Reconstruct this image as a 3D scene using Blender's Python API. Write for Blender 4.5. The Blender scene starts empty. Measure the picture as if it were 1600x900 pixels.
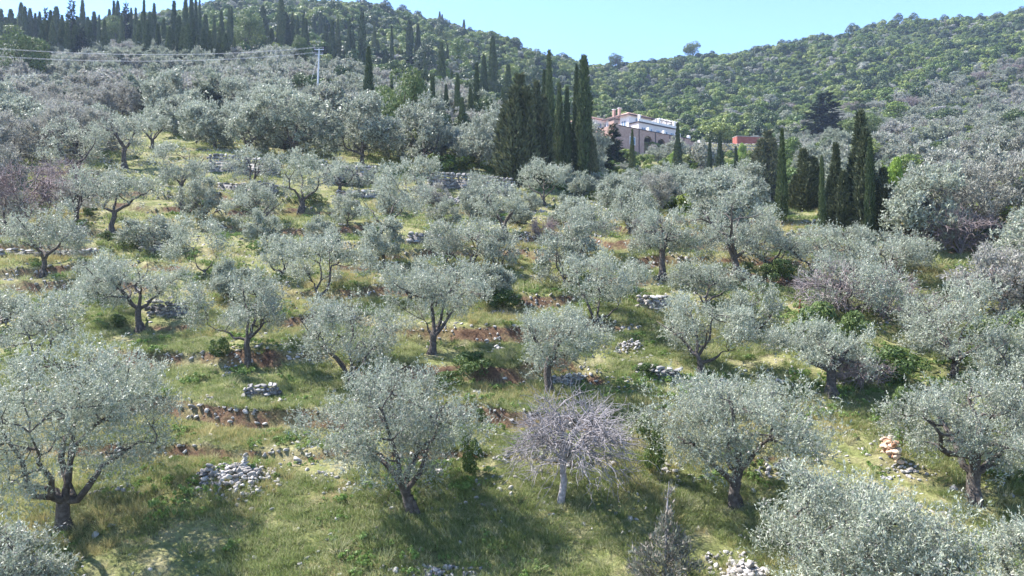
import bpy, math, random
import numpy as np
from mathutils import Vector
R = math.radians
SC = bpy.context.scene
C = SC.collection
# ------------------------------------------------------------------ camera, sky, sun, exposure
F = 1156.0                     # focal length in photo pixels (1600 wide)
cam = bpy.data.cameras.new('camera'); cam.sensor_width = 36; cam.lens = 36*F/1600
cam.clip_start = 0.1; cam.clip_end = 5000
co = bpy.data.objects.new('camera', cam); C.objects.link(co)
co.location = (0, 0, 0); co.rotation_euler = (R(90), 0, 0); SC.camera = co

SUN_EL, SUN_AZ = R(52), R(-72)           # azimuth from +Y towards +X
W = bpy.data.worlds.new('World'); SC.world = W; W.use_nodes = True
nt = W.node_tree; bg = nt.nodes['Background']
sky = nt.nodes.new('ShaderNodeTexSky'); sky.sky_type = 'NISHITA'; sky.sun_disc = False
sky.sun_elevation = SUN_EL; sky.sun_rotation = SUN_AZ
sky.air_density = 0.85; sky.dust_density = 0.0; sky.ozone_density = 5.0; sky.altitude = 900
nt.links.new(sky.outputs[0], bg.inputs[0]); bg.inputs[1].default_value = 0.135
sl = bpy.data.lights.new('sun', 'SUN'); sl.energy = 5.0; sl.angle = R(0.5); sl.color = (1.0, 0.965, 0.92)
so = bpy.data.objects.new('sun', sl); C.objects.link(so)
sd = Vector((math.sin(SUN_AZ)*math.cos(SUN_EL), math.cos(SUN_AZ)*math.cos(SUN_EL), math.sin(SUN_EL)))
so.rotation_euler = (-sd).to_track_quat('-Z', 'Y').to_euler()
vs = SC.view_settings; vs.view_transform = 'Standard'; vs.look = 'None'; vs.exposure = 1.82; vs.gamma = 1
vs.use_curve_mapping = False
SC.render.engine = 'CYCLES'
cy = SC.cycles
cy.use_denoising = True; cy.denoiser = 'OPENIMAGEDENOISE'; cy.denoising_prefilter = 'ACCURATE'
cy.max_bounces = 5; cy.diffuse_bounces = 3; cy.glossy_bounces = 1; cy.transmission_bounces = 3; cy.volume_bounces = 0
cy.transparent_max_bounces = 4; cy.caustics_reflective = False; cy.caustics_refractive = False
cy.sample_clamp_indirect = 4
HAZE_DENSITY = 0.00019

# ------------------------------------------------------------------ noise and terrain
_p = np.random.RandomState(7).rand(256, 256)
def vnoise(x, y):
    x = np.asarray(x, float); y = np.asarray(y, float)
    xi = np.floor(x).astype(int); yi = np.floor(y).astype(int)
    fx = x-xi; fy = y-yi; fx = fx*fx*(3-2*fx); fy = fy*fy*(3-2*fy)
    a = _p[xi & 255, yi & 255]; b = _p[(xi+1) & 255, yi & 255]
    c = _p[xi & 255, (yi+1) & 255]; d = _p[(xi+1) & 255, (yi+1) & 255]
    return (a*(1-fx)+b*fx)*(1-fy)+(c*(1-fx)+d*fx)*fy
def fbm(x, y, o=4):
    s = 0; a = .5; t = 0
    for i in range(o):
        s = s+a*vnoise(x*2**i+17.3*i, y*2**i+9.1*i); t += a; a *= .55
    return s/t
def sstep(a, b, x):
    t = np.clip((x-a)/(b-a), 0, 1); return t*t*(3-2*t)

PLANE = lambda Y: 0.36*Y-14.6
_cols = [-500, 0, 200, 400, 600, 800, 950, 1100, 1250, 1400, 1600, 2100]
_rows = [70, 85, 100, 130, 180, 240, 300, 360, 430, 520, 800]
_py = {-500: [255, 225, 200, 160, 125, 105, 95, 100, 120, 160, 260],
       0:    [252, 218, 192, 152, 112, 82, 62, 66, 90, 130, 240],
       200:  [248, 214, 187, 146, 103, 70, 47, 48, 70, 110, 230],
       400:  [252, 214, 187, 146, 106, 62, 26, 12, 25, 80, 220],
       600:  [270, 240, 213, 180, 142, 100, 58, 24, 30, 80, 220],
       800:  [286, 262, 245, 218, 184, 148, 114, 84, 92, 130, 240],
       950:  [300, 284, 270, 256, 238, 196, 165, 136, 116, 145, 245],
       1100: [320, 306, 292, 272, 247, 200, 166, 132, 98, 120, 230],
       1250: [342, 332, 318, 287, 246, 205, 165, 118, 66, 90, 210],
       1400: [348, 334, 314, 276, 230, 190, 145, 98, 50, 75, 200],
       1600: [340, 316, 290, 250, 205, 165, 120, 78, 36, 60, 190],
       2100: [320, 290, 260, 220, 175, 135, 90, 50, 10, 30, 170]}
def hermite(xs, ys, x):
    xs = np.array(xs, float); ys = np.array(ys, float); d = np.diff(ys)/np.diff(xs)
    m = np.concatenate([[d[0]], (d[1:]+d[:-1])/2, [d[-1]]])
    x = np.clip(x, xs[0], xs[-1]); i = np.clip(np.searchsorted(xs, x, side='right')-1, 0, len(xs)-2)
    h = xs[i+1]-xs[i]; t = (x-xs[i])/h
    return (2*t**3-3*t**2+1)*ys[i]+(t**3-2*t**2+t)*h*m[i]+(-2*t**3+3*t**2)*ys[i+1]+(t**3-t**2)*h*m[i+1]
_YF = np.linspace(0, 800, 1601)
_UF = np.linspace(-500, 2100, 521)
_tab = []
for c in _cols:
    ys0 = [0, 15, 30, 45, 56]
    _tab.append(hermite(ys0+_rows, [PLANE(v) for v in ys0]+[(450-p)/F*Y for p, Y in zip(_py[c], _rows)], _YF))
_tab = np.array(_tab)
TAB = np.array([hermite(_cols, _tab[:, j], _UF) for j in range(len(_YF))])      # [Y, u]
# house pad
HO = np.array([24.2, 175.0]); HA = np.array([.79, .61]); HB = np.array([-.61, .79])
def base_z(x, y):
    x = np.asarray(x, float); y = np.asarray(y, float)
    px = 800+F*x/np.maximum(y, 20)
    a = np.clip((px+500)/5, 0, 519.999); b = np.clip(y/.5, 0, 1599.999)
    i = a.astype(int); j = b.astype(int); fa = a-i; fb = b-j
    z = (TAB[j, i]*(1-fa)+TAB[j, i+1]*fa)*(1-fb)+(TAB[j+1, i]*(1-fa)+TAB[j+1, i+1]*fa)*fb
    z = np.where(y < 0, PLANE(y)*1.0, z)
    return z
def terrace_w(x, y):
    w = sstep(.43, .55, fbm(x*.13+3, y*.17+8, 3))
    return (0.05+1.0*w)*(1-sstep(62, 95, y))*sstep(23, 27, y)
def ground_z(x, y):
    x = np.asarray(x, float); y = np.asarray(y, float)
    z = base_z(x, y)
    z = z+(fbm(x*.03, y*.03, 2)-.5)*2.2*sstep(10, 60, y)*(1+y*.012)*(1-.9*((abs(x-35) < 28)&(abs(y-188) < 26)))
    w = terrace_w(x, y)
    H = 1.15
    t = (z+x*.035)/H+(fbm(x*.07+40, y*.07, 3)-.5)*2.6+(fbm(x*.5, y*.5, 2)-.5)*.22
    f = t-np.floor(t)
    st = sstep(.40, .60, f)
    z = z+w*H*(st-f)*.62
    z = z+(fbm(x*.55+5, y*.55+2, 3)-.5)*.38+(fbm(x*2.3, y*2.3, 2)-.5)*.10*(y < 70)
    # level ground under the villa and the container
    dx = x-HO[0]; dy = y-HO[1]; la = dx*HA[0]+dy*HA[1]; lb = dx*HB[0]+dy*HB[1]
    k = sstep(-3, 0, la)*(1-sstep(33, 37, la))*sstep(.3, .9, lb)*(1-sstep(22, 34, lb))
    z = z*(1-k)+36.3*k
    k = sstep(44, 47, x)*(1-sstep(66, 70, x))*sstep(187.2, 187.8, y)*(1-sstep(205, 214, y))
    z = z*(1-k)+36.6*k
    return z
def gz(x, y): return float(ground_z(x, y))
_YM = np.geomspace(9, 560, 6000)
def hit(px, py):
    xs = (px-800)/F*_YM; zt = ground_z(xs, _YM); zr = (450-py)/F*_YM
    k = np.nonzero(zt >= zr)[0]
    i = k[0] if len(k) else int(np.argmax(zt/_YM))
    return xs[i], _YM[i], float(zt[i])

# ------------------------------------------------------------------ helpers
def mat(name):
    m = bpy.data.materials.new(name); m.use_nodes = True
    n = m.node_tree.nodes; n.clear(); return m, n, m.node_tree.links
def ramp(n, stops, interp='LINEAR'):
    r = n.new('ShaderNodeValToRGB'); e = r.color_ramp.elements; r.color_ramp.interpolation = interp
    while len(e) < len(stops): e.new(.5)
    for k, (p, c) in enumerate(stops):
        e[k].position = p; e[k].color = (*c, 1)
    return r
def mix(n, l, fac, a, b, kind='MIX'):
    m = n.new('ShaderNodeMix'); m.data_type = 'RGBA'; m.blend_type = kind
    for k, v in ((0, fac), (6, a), (7, b)):
        if hasattr(v, 'links') or hasattr(v, 'is_linked'): l.new(v, m.inputs[k])
        elif k == 0: m.inputs[0].default_value = v
        else: m.inputs[k].default_value = (*v, 1)
    return m.outputs[2]
def noise(n, l, scale, detail=4, rough=.6, coord=None):
    t = n.new('ShaderNodeTexNoise'); t.inputs['Scale'].default_value = scale
    t.inputs['Detail'].default_value = detail; t.inputs['Roughness'].default_value = rough
    if coord is not None: l.new(coord, t.inputs['Vector'])
    return t.outputs['Fac']

def leaf_mat(name, stops, trans=.35, rough=.55, spec=.3, hue_rand=0.35, under=None):
    """leaf colour varies per leaf (island) and per tree (object)"""
    m, n, l = mat(name)
    g = n.new('ShaderNodeNewGeometry'); oi = n.new('ShaderNodeObjectInfo')
    ad = n.new('ShaderNodeMath'); ad.operation = 'MULTIPLY_ADD'
    l.new(oi.outputs['Random'], ad.inputs[0]); ad.inputs[1].default_value = hue_rand
    mu = n.new('ShaderNodeMath'); mu.operation = 'MULTIPLY'; mu.inputs[1].default_value = 1-hue_rand
    l.new(g.outputs['Random Per Island'], mu.inputs[0]); l.new(mu.outputs[0], ad.inputs[2])
    r = ramp(n, stops); l.new(ad.outputs[0], r.inputs[0])
    col = r.outputs[0]
    if under:
        col = mix(n, l, g.outputs['Backfacing'], col, under)
    p = n.new('ShaderNodeBsdfPrincipled'); p.inputs['Roughness'].default_value = rough
    p.inputs['Specular IOR Level'].default_value = spec
    l.new(col, p.inputs['Base Color'])
    t = n.new('ShaderNodeBsdfTranslucent'); l.new(col, t.inputs['Color'])
    mx = n.new('ShaderNodeMixShader'); mx.inputs[0].default_value = trans
    l.new(p.outputs[0], mx.inputs[1]); l.new(t.outputs[0], mx.inputs[2])
    o = n.new('ShaderNodeOutputMaterial'); l.new(mx.outputs[0], o.inputs[0])
    return m
def surf_mat(name, stops, scale=3, rough=.9, bump=.3, detail=5, per_obj=0, island=0):
    m, n, l = mat(name)
    tc = n.new('ShaderNodeTexCoord')
    f = noise(n, l, scale, detail, .65, tc.outputs['Object'])
    src = f
    if island:
        g = n.new('ShaderNodeNewGeometry')
        ad = n.new('ShaderNodeMath'); ad.operation = 'MULTIPLY_ADD'; ad.inputs[1].default_value = island
        su = n.new('ShaderNodeMath'); su.operation = 'MULTIPLY'; su.inputs[1].default_value = 1-island*.7
        l.new(f, su.inputs[0]); l.new(g.outputs['Random Per Island'], ad.inputs[0]); l.new(su.outputs[0], ad.inputs[2])
        src = ad.outputs[0]
    r = ramp(n, stops); l.new(src, r.inputs[0])
    p = n.new('ShaderNodeBsdfPrincipled'); p.inputs['Roughness'].default_value = rough
    p.inputs['Specular IOR Level'].default_value = .25
    l.new(r.outputs[0], p.inputs['Base Color'])
    if bump:
        b = n.new('ShaderNodeBump'); b.inputs['Strength'].default_value = bump; b.inputs['Distance'].default_value = .05
        l.new(noise(n, l, scale*4, 4, .7, tc.outputs['Object']), b.inputs['Height']); l.new(b.outputs[0], p.inputs['Normal'])
    o = n.new('ShaderNodeOutputMaterial'); l.new(p.outputs[0], o.inputs[0])
    return m

M = {}
M['olive'] = leaf_mat('olive_leaves', [(0, (.11, .125, .08)), (.14, (.20, .18, .17)), (.24, (.16, .185, .115)), (.5, (.27, .295, .20)), (.72, (.28, .265, .24)), (.8, (.35, .37, .27)), (1, (.44, .45, .37))], .30, .45, .32, .25, (.33, .36, .29))
M['olive_mauve'] = leaf_mat('olive_leaves_mauve', [(0, (.15, .145, .12)), (.35, (.28, .27, .235)), (.55, (.28, .29, .225)), (.75, (.32, .29, .28)), (1, (.41, .40, .36))], .28, .6, .2, .4)
M['oak'] = leaf_mat('dark_oak_leaves', [(0, (.02, .04, .012)), (.6, (.05, .08, .02)), (1, (.10, .13, .04))], .15, .5, .3, .5)
M['olive_far'] = leaf_mat('olive_leaves_far', [(0, (.15, .17, .125)), (.5, (.27, .295, .215)), (.7, (.30, .29, .255)), (1, (.41, .42, .355))], .28, .6, .2, .5)
M['mauve'] = leaf_mat('bare_twig_mauve', [(0, (.16, .12, .12)), (.5, (.26, .215, .21)), (1, (.36, .32, .31))], .1, .8, .1, .3)
M['pinkbare'] = leaf_mat('bare_twig_pink', [(0, (.17, .12, .12)), (.5, (.27, .21, .205)), (1, (.34, .29, .28))], .1, .8, .1, .3)
M['cypress'] = leaf_mat('cypress_needles', [(0, (.03, .046, .02)), (.55, (.07, .095, .04)), (.85, (.12, .145, .06)), (1, (.17, .15, .08))], .15, .7, .2, .45)
M['fir'] = leaf_mat('fir_needles', [(0, (.018, .03, .018)), (.6, (.035, .052, .028)), (1, (.07, .09, .045))], .1, .7, .2, .4)
M['brcyp'] = leaf_mat('broad_cypress_needles', [(0, (.045, .055, .03)), (.6, (.10, .115, .06)), (1, (.19, .18, .10))], .12, .7, .2, .35)
M['pine'] = leaf_mat('pine_needles', [(0, (.055, .085, .025)), (.6, (.11, .15, .05)), (1, (.18, .22, .08))], .25, .6, .2, .45)
M['maquis'] = leaf_mat('maquis_leaves', [(0, (.035, .07, .014)), (.3, (.08, .13, .022)), (.6, (.15, .20, .035)), (.85, (.22, .25, .06)), (1, (.27, .29, .17))], .22, .55, .3, .7)
M['shrub'] = leaf_mat('shrub_leaves', [(0, (.04, .075, .02)), (.5, (.085, .13, .035)), (1, (.16, .19, .06))], .3, .55, .3, .4)
M['lime'] = leaf_mat('spring_leaves', [(0, (.12, .20, .03)), (.5, (.20, .30, .05)), (1, (.30, .38, .08))], .4, .5, .3, .3)
M['grass'] = leaf_mat('grass_blades', [(0, (.11, .155, .045)), (.45, (.215, .26, .09)), (.75, (.33, .335, .17)), (1, (.50, .46, .30))], .40, .6, .2, .75)
M['herb'] = leaf_mat('herb_leaves', [(0, (.10, .17, .035)), (.6, (.18, .27, .07)), (1, (.30, .37, .14))], .35, .5, .3, .5)
M['dry'] = leaf_mat('dry_grass', [(0, (.26, .22, .09)), (.6, (.42, .36, .16)), (1, (.50, .45, .25))], .35, .7, .1, .5)
M['bark'] = surf_mat('olive_bark', [(.25, (.03, .024, .02)), (.5, (.085, .07, .06)), (.8, (.20, .175, .155))], 7, .95, .8)
M['greybark'] = surf_mat('pale_bark', [(.25, (.13, .115, .11)), (.55, (.29, .265, .27)), (.8, (.44, .41, .42))], 9, .9, .5)
M['stone'] = surf_mat('limestone', [(.2, (.12, .11, .10)), (.5, (.26, .24, .225)), (.9, (.43, .405, .375))], 3, .9, .6, island=.6)
M['stone_d'] = surf_mat('dark_limestone', [(.2, (.09, .085, .085)), (.5, (.19, .18, .175)), (.9, (.34, .32, .30))], 3, .9, .6, island=.6)  # darker grey limestone for most walls and some of the rocks
M['stone_r'] = surf_mat('orange_lit_limestone', [(.2, (.25, .12, .07)), (.5, (.42, .28, .19)), (.9, (.58, .46, .36))], 3, .9, .6, island=.6)  # orange sunlight on the broken wall is put into this stone colour

def mesh_np(name, V, faces, k, material, smooth=False):
    """V (n,3), faces (m,k) -> mesh"""
    me = bpy.data.meshes.new(name); V = np.ascontiguousarray(V, dtype=np.float32)
    fs = np.ascontiguousarray(faces, dtype=np.int32)
    me.vertices.add(len(V)); me.vertices.foreach_set('co', V.ravel())
    me.loops.add(fs.size); me.loops.foreach_set('vertex_index', fs.ravel())
    me.polygons.add(len(fs)); me.polygons.foreach_set('loop_start', np.arange(0, fs.size, k, dtype=np.int32))
    me.polygons.foreach_set('loop_total', np.full(len(fs), k, dtype=np.int32))
    if smooth: me.polygons.foreach_set('use_smooth', np.ones(len(fs), dtype=bool))
    me.materials.append(material); me.update(calc_edges=True); return me
def link(name, me, parent=None):
    o = bpy.data.objects.new(name, me); C.objects.link(o)
    if parent: o.parent = parent
    return o
def tag(o, label, cat=None, group=None, kind=None):
    o['label'] = label
    if cat: o['category'] = cat
    if group: o['group'] = group
    if kind: o['kind'] = kind
    return o
def empty(name, loc, label, cat, group=None):
    o = bpy.data.objects.new(name, None); C.objects.link(o); o.location = loc; o.empty_display_size = .2
    return tag(o, label, cat, group)

def tubes(paths, sides=6):
    """paths: list of (pts (n,3), radii (n,)) -> V, F (quads, tips closed by tiny radius)"""
    Vs, Fs, off = [], [], 0
    for P, r in paths:
        P = np.asarray(P, float); r = np.asarray(r, float); n = len(P)
        T = np.gradient(P, axis=0); T /= np.linalg.norm(T, axis=1)[:, None]+1e-9
        ref = np.array([0, 0, 1.]) if abs(T[0][2]) < .8 else np.array([1., 0, 0])
        A = np.cross(T, ref); A /= np.linalg.norm(A, axis=1)[:, None]+1e-9; B = np.cross(T, A)
        an = np.linspace(0, 2*math.pi, sides, endpoint=False)
        ring = A[:, None, :]*np.cos(an)[None, :, None]+B[:, None, :]*np.sin(an)[None, :, None]
        V = P[:, None, :]+ring*r[:, None, None]
        Vs.append(V.reshape(-1, 3))
        i = np.arange(n-1)[:, None]*sides; j = np.arange(sides)[None, :]; k = (j+1) % sides
        q = np.stack([i+j, i+k, i+sides+k, i+sides+j], -1).reshape(-1, 4)+off
        Fs.append(q); off += n*sides
    return np.concatenate(Vs), np.concatenate(Fs)

def curve_path(a, b, rng, n=7, wig=.12, sag=0.0, up=0.0):
    a = np.asarray(a, float); b = np.asarray(b, float); t = np.linspace(0, 1, n)[:, None]
    L = np.linalg.norm(b-a)
    P = a+(b-a)*t
    P[:, 2] += up*L*np.sin(t[:, 0]*math.pi)
    w = rng.normal(0, wig*L, (n, 3)); w[0] = 0; w[-1] = 0
    w[1:-1] = (w[:-2]+2*w[1:-1]+w[2:])/4
    return P+w
def unit(v): return v/(np.linalg.norm(v, axis=-1, keepdims=True)+1e-9)

def leaves(P, D, N, L, Wd):
    """rhombus leaves: base P, axis D (unit), normal N; arrays"""
    S = unit(np.cross(D, N)); L = np.asarray(L)[..., None]; Wd = np.asarray(Wd)[..., None]
    V = np.stack([P, P+D*L*.5+S*Wd*.5, P+D*L, P+D*L*.5-S*Wd*.5], 1).reshape(-1, 3)
    Fq = np.arange(len(P)*4).reshape(-1, 4)
    return V, Fq
def shoots(P0, D0, nl, ln, leafL, leafW, rng, spread=.75):
    """clusters of nl leaves along shoots starting at P0 in direction D0 with length ln"""
    n = len(P0); t = rng.rand(n, nl)
    P = P0[:, None, :]+D0[:, None, :]*(t*ln[:, None])[..., None]
    P = P.reshape(-1, 3)+rng.normal(0, .018, (n*nl, 3))
    D = unit(np.repeat(D0, nl, 0)+rng.normal(0, spread*.6, (n*nl, 3)))
    N = unit(rng.normal(0, 1, (n*nl, 3))+np.array([0, 0, .9]))
    L = leafL*(.6+.8*rng.rand(n*nl))
    return leaves(P, D, N, L, leafW*(.7+.6*rng.rand(n*nl)))

# ------------------------------------------------------------------ olive trees
def olive_meshes(seed, H, Wd, cx=0., nshoot=2400, nleaf=14, leafL=.085, leafW=.027, forks=None, th=.24, cb=.26, tr=None,
                 detail=1, matn='olive', gaps=.0, shootL=.46, lobes=16):
    """H total height, Wd crown width, cx crown offset along x.  forks: list of (azimuth deg, elevation deg)"""
    rng = np.random.RandomState(seed)
    tr = tr or .035*H+.045
    zc = (cb+1)/2*H; rz = (1-cb)/2*H*1.02; rx = Wd/2
    C0 = np.array([cx, 0, zc])
    fk = np.array([cx*.18, 0, th*H])
    paths = []
    n = 6
    tp = curve_path((0, 0, -.25), fk, rng, n, .05)
    rr = tr*np.array([1.9, 1.35, 1.08, .98, .95, 1.0]); paths.append((tp, rr))
    # root flares
    for k in range(4):
        a = rng.rand()*6.28; d = np.array([math.cos(a), math.sin(a), 0])
        paths.append((np.array([d*tr*.3+[0, 0, tr*2.2], d*tr*.9+[0, 0, tr*.7], d*tr*2.0+[0, 0, -.18]]), np.array([.5, .55, .28])*tr))
    if forks is None:
        nf = rng.randint(3, 6); a0 = rng.rand()*360
        forks = [(a0+360*k/nf+rng.uniform(-25, 25), rng.uniform(32, 68)) for k in range(nf)]
    limb_pts = []
    for az, el in forks:
        d = np.array([math.cos(R(az))*math.cos(R(el)), math.sin(R(az))*math.cos(R(el)), math.sin(R(el))])
        # go to the crown ellipsoid at ~.75
        t = 1.0
        for t in np.linspace(.2, 1.6*H, 60):
            q = fk+d*t-C0
            if t > .35*H*.5 and (q[0]/rx)**2+(q[1]/rx)**2+(q[2]/rz)**2 > .62 and q[2] > -rz*.75: break
        P = curve_path(fk-np.array([0, 0, tr*.6]), fk+d*t, rng, 9, .07, up=.06*rng.uniform(-1, 1.2))
        r0 = tr*rng.uniform(.5, .72)
        paths.append((P, np.linspace(r0, r0*.16, 9))); limb_pts += list(zip(P[2:], np.linspace(r0, r0*.3, 9)[2:]))
    LP = np.array([p for p, _ in limb_pts]); LR = np.array([r for _, r in limb_pts])
    # lobes
    Lc, Lr = [], []
    tries = 0
    while len(Lc) < lobes and tries < 4000:
        tries += 1
        v = rng.normal(0, 1, 3); v /= np.linalg.norm(v)
        if v[2] < -.8: continue
        s = rng.uniform(.5, .80)
        az_ = math.atan2(v[1], v[0]); lump = .68+.56*float(vnoise(az_*1.1+seed, v[2]*1.7+seed*.37))
        c = C0+v*np.array([rx, rx, rz])*s*lump
        r = rng.uniform(.20, .42)*min(rx, rz*1.2)
        if any(np.linalg.norm(c-q) < .62*(r+q_r) for q, q_r in zip(Lc, Lr)): 
            if tries < 2500: continue
        Lc.append(c); Lr.append(r)
    Lc = np.array(Lc); Lr = np.array(Lr)
    sub = []
    for c, r in zip(Lc, Lr):
        k = np.argmin(np.linalg.norm(LP-c, axis=1)+np.maximum(0, LP[:, 2]-c[2])*.8)
        P = curve_path(LP[k], c, rng, 6, .10, up=.05); r0 = LR[k]*.62
        paths.append((P, np.linspace(r0, .014, 6)))
        for q in range(int(5*detail)):
            v = unit(rng.normal(0, 1, 3)+np.array([0, 0, .3])+unit(c-C0)*.7)
            st = P[rng.randint(3, 6)]
            sub.append((curve_path(st, c+v*r*rng.uniform(.6, .95), rng, 5, .10), np.linspace(.014, .004, 5)))
    tv, tf = tubes(paths, 8)
    if sub:
        sv, sf = tubes(sub, 3); tf = np.concatenate([tf, sf+len(tv)]); tv = np.concatenate([tv, sv])
    trunk = mesh_np('trunk', tv, tf, 4, M['bark'], True)
    # leaf shoots: in lobes, denser to the outside and top
    nc = max(60, nshoot//16); pk = Lr**2/np.sum(Lr**2); ic = rng.choice(len(Lc), nc, p=pk)
    vc = unit(rng.normal(0, 1, (nc, 3))+unit(Lc[ic]-C0)*.5+np.array([0, 0, .25]))
    rc = rng.uniform(.40, 1.18, nc)*Lr[ic]
    CC = Lc[ic]+vc*rc[:, None]*np.array([1.1, 1.1, 1.0])
    CS = rng.uniform(.10, .24, nc)*(Wd/5.5)**.5*1.15
    wgt = CS**2; cid = rng.choice(nc, nshoot, p=wgt/wgt.sum())
    v = unit(unit(rng.normal(0, 1, (nshoot, 3)))*.8+vc[cid]*.6)
    P0 = CC[cid]+rng.normal(0, 1, (nshoot, 3))*CS[cid][:, None]*np.array([1, 1, .8])
    # hang/stand
    D0 = unit(v*.7+np.array([0, 0, .55])+rng.normal(0, .45, (nshoot, 3)))
    keep = P0[:, 2] > cb*H*.6
    P0, D0 = P0[keep], D0[keep]
    ln = shootL*(.5+rng.rand(len(P0)))
    V, Fq = shoots(P0-D0*ln[:, None]*.5, D0, nleaf, ln, leafL, leafW, rng)
    crown = mesh_np('crown', V, Fq, 4, M[matn])
    return trunk, crown

def put_tree(name, meshes, loc, label, cat, group=None, rz=0., s=(1, 1, 1), names=('trunk', 'crown')):
    e = empty(name, loc, label, cat, group); e.rotation_euler = (0, 0, rz); e.scale = s
    for nm, me in zip(names, meshes):
        if me: link(nm, me, e)
    return e

# ------------------------------------------------------------------ stones
import bmesh
def _ico(seed, cuts=13):
    bm = bmesh.new(); bmesh.ops.create_icosphere(bm, subdivisions=2, radius=1.0)
    rng = np.random.RandomState(seed)
    V = np.array([v.co[:] for v in bm.verts]); Fc = np.array([[v.index for v in f.verts] for f in bm.faces]); bm.free()
    for k in range(cuts):
        n = unit(rng.normal(0, 1, 3)); d = rng.uniform(.36, .72)
        h = V@n; V = V-np.where(h > d, h-d, 0)[:, None]*n
    V += rng.normal(0, .025, V.shape)
    V /= np.abs(V).max()
    return V, Fc
STN = [_ico(k) for k in range(10)]
def rotm(rng, tilt=.5):
    a, b, c = rng.rand()*6.28, rng.normal(0, tilt), rng.normal(0, tilt)
    ca, sa = math.cos(a), math.sin(a); Rz = np.array([[ca, -sa, 0], [sa, ca, 0], [0, 0, 1]])
    cb_, sb = math.cos(b), math.sin(b); Rx = np.array([[1, 0, 0], [0, cb_, -sb], [0, sb, cb_]])
    cc, s2 = math.cos(c), math.sin(c); Ry = np.array([[cc, 0, s2], [0, 1, 0], [-s2, 0, cc]])
    return Rz@Rx@Ry
def stones_mesh(items, rng, material, name='stones'):
    """items: (pos, size xyz)"""
    Vs, Fs, o = [], [], 0
    for pos, s in items:
        V, Fc = STN[rng.randint(len(STN))]
        Vs.append((V*np.asarray(s))@rotm(rng, .35).T+np.asarray(pos)); Fs.append(Fc+o); o += len(V)
    return mesh_np(name, np.concatenate(Vs), np.concatenate(Fs), 3, material)
def scatter(name, label, P, rot, scl, meshes, kind='stuff'):
    """one object whose geometry nodes put one of meshes on each point"""
    coll = bpy.data.collections.new(name+'_sources')
    for k, me in enumerate(meshes):
        coll.objects.link(bpy.data.objects.new('%s_source' % name, me))
    me = bpy.data.meshes.new(name); me.vertices.add(len(P)); me.vertices.foreach_set('co', np.asarray(P, np.float32).ravel())
    rng = np.random.RandomState(len(P))
    a = me.attributes.new('rot', 'FLOAT_VECTOR', 'POINT'); a.data.foreach_set('vector', np.asarray(rot, np.float32).ravel())
    a = me.attributes.new('scl', 'FLOAT_VECTOR', 'POINT'); a.data.foreach_set('vector', np.asarray(scl, np.float32).ravel())
    a = me.attributes.new('pick', 'INT', 'POINT'); a.data.foreach_set('value', rng.randint(0, len(meshes), len(P)).astype(np.int32))
    o = link(name, me)
    g = bpy.data.node_groups.new(name, 'GeometryNodeTree')
    g.interface.new_socket('Geometry', in_out='INPUT', socket_type='NodeSocketGeometry')
    g.interface.new_socket('Geometry', in_out='OUTPUT', socket_type='NodeSocketGeometry')
    n = g.nodes; l = g.links
    gi = n.new('NodeGroupInput'); go = n.new('NodeGroupOutput')
    ip = n.new('GeometryNodeInstanceOnPoints'); ci = n.new('GeometryNodeCollectionInfo')
    ci.inputs['Collection'].default_value = coll; ci.inputs['Separate Children'].default_value = True
    ci.inputs['Reset Children'].default_value = True
    ip.inputs['Pick Instance'].default_value = True
    def attr(nm, t):
        x = n.new('GeometryNodeInputNamedAttribute'); x.data_type = t; x.inputs['Name'].default_value = nm
        return [s for s in x.outputs if s.name == 'Attribute' and s.enabled][0]
    l.new(gi.outputs[0], ip.inputs['Points']); l.new(ci.outputs[0], ip.inputs['Instance'])
    l.new(attr('pick', 'INT'), ip.inputs['Instance Index'])
    er = n.new('FunctionNodeEulerToRotation'); l.new(attr('rot', 'FLOAT_VECTOR'), er.inputs[0]); l.new(er.outputs[0], ip.inputs['Rotation'])
    l.new(attr('scl', 'FLOAT_VECTOR'), ip.inputs['Scale'])
    l.new(ip.outputs[0], go.inputs[0])
    md = o.modifiers.new('scatter', 'NODES'); md.node_group = g
    tag(o, label, None, None, kind); o['category'] = name.replace('_', ' ')
    return o

WX = [-500, 400, 560, 640, 760, 900, 930, 1150, 1250, 1400, 1600, 2100]; WY = [225, 205, 180, 172, 168, 176, 214, 222, 222, 262, 330, 340]
# ------------------------------------------------------------------ ground sheet
def growing(a, b, step0, ratio, ref):
    out = [a]
    while out[-1] < b:
        out.append(out[-1]+max(step0, abs(out[-1]-ref)*ratio))
    return np.array(out)
ys = np.concatenate([np.arange(-80, 8, 8.), growing(8, 13, .5, 0, 0), growing(13.5, 900, .14, .006, 0)])
xr = growing(0, 900, .15, .0095, -2)
xs = np.concatenate([-xr[:0:-1], xr])
X, Y = np.meshgrid(xs, ys); Z = ground_z(X, Y)
nx, ny = len(xs), len(ys)
V = np.stack([X, Y, Z], -1).reshape(-1, 3)
i = (np.arange(ny-1)[:, None]*nx+np.arange(nx-1)[None, :]).reshape(-1)
Fq = np.stack([i, i+1, i+nx+1, i+nx], 1)

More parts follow.
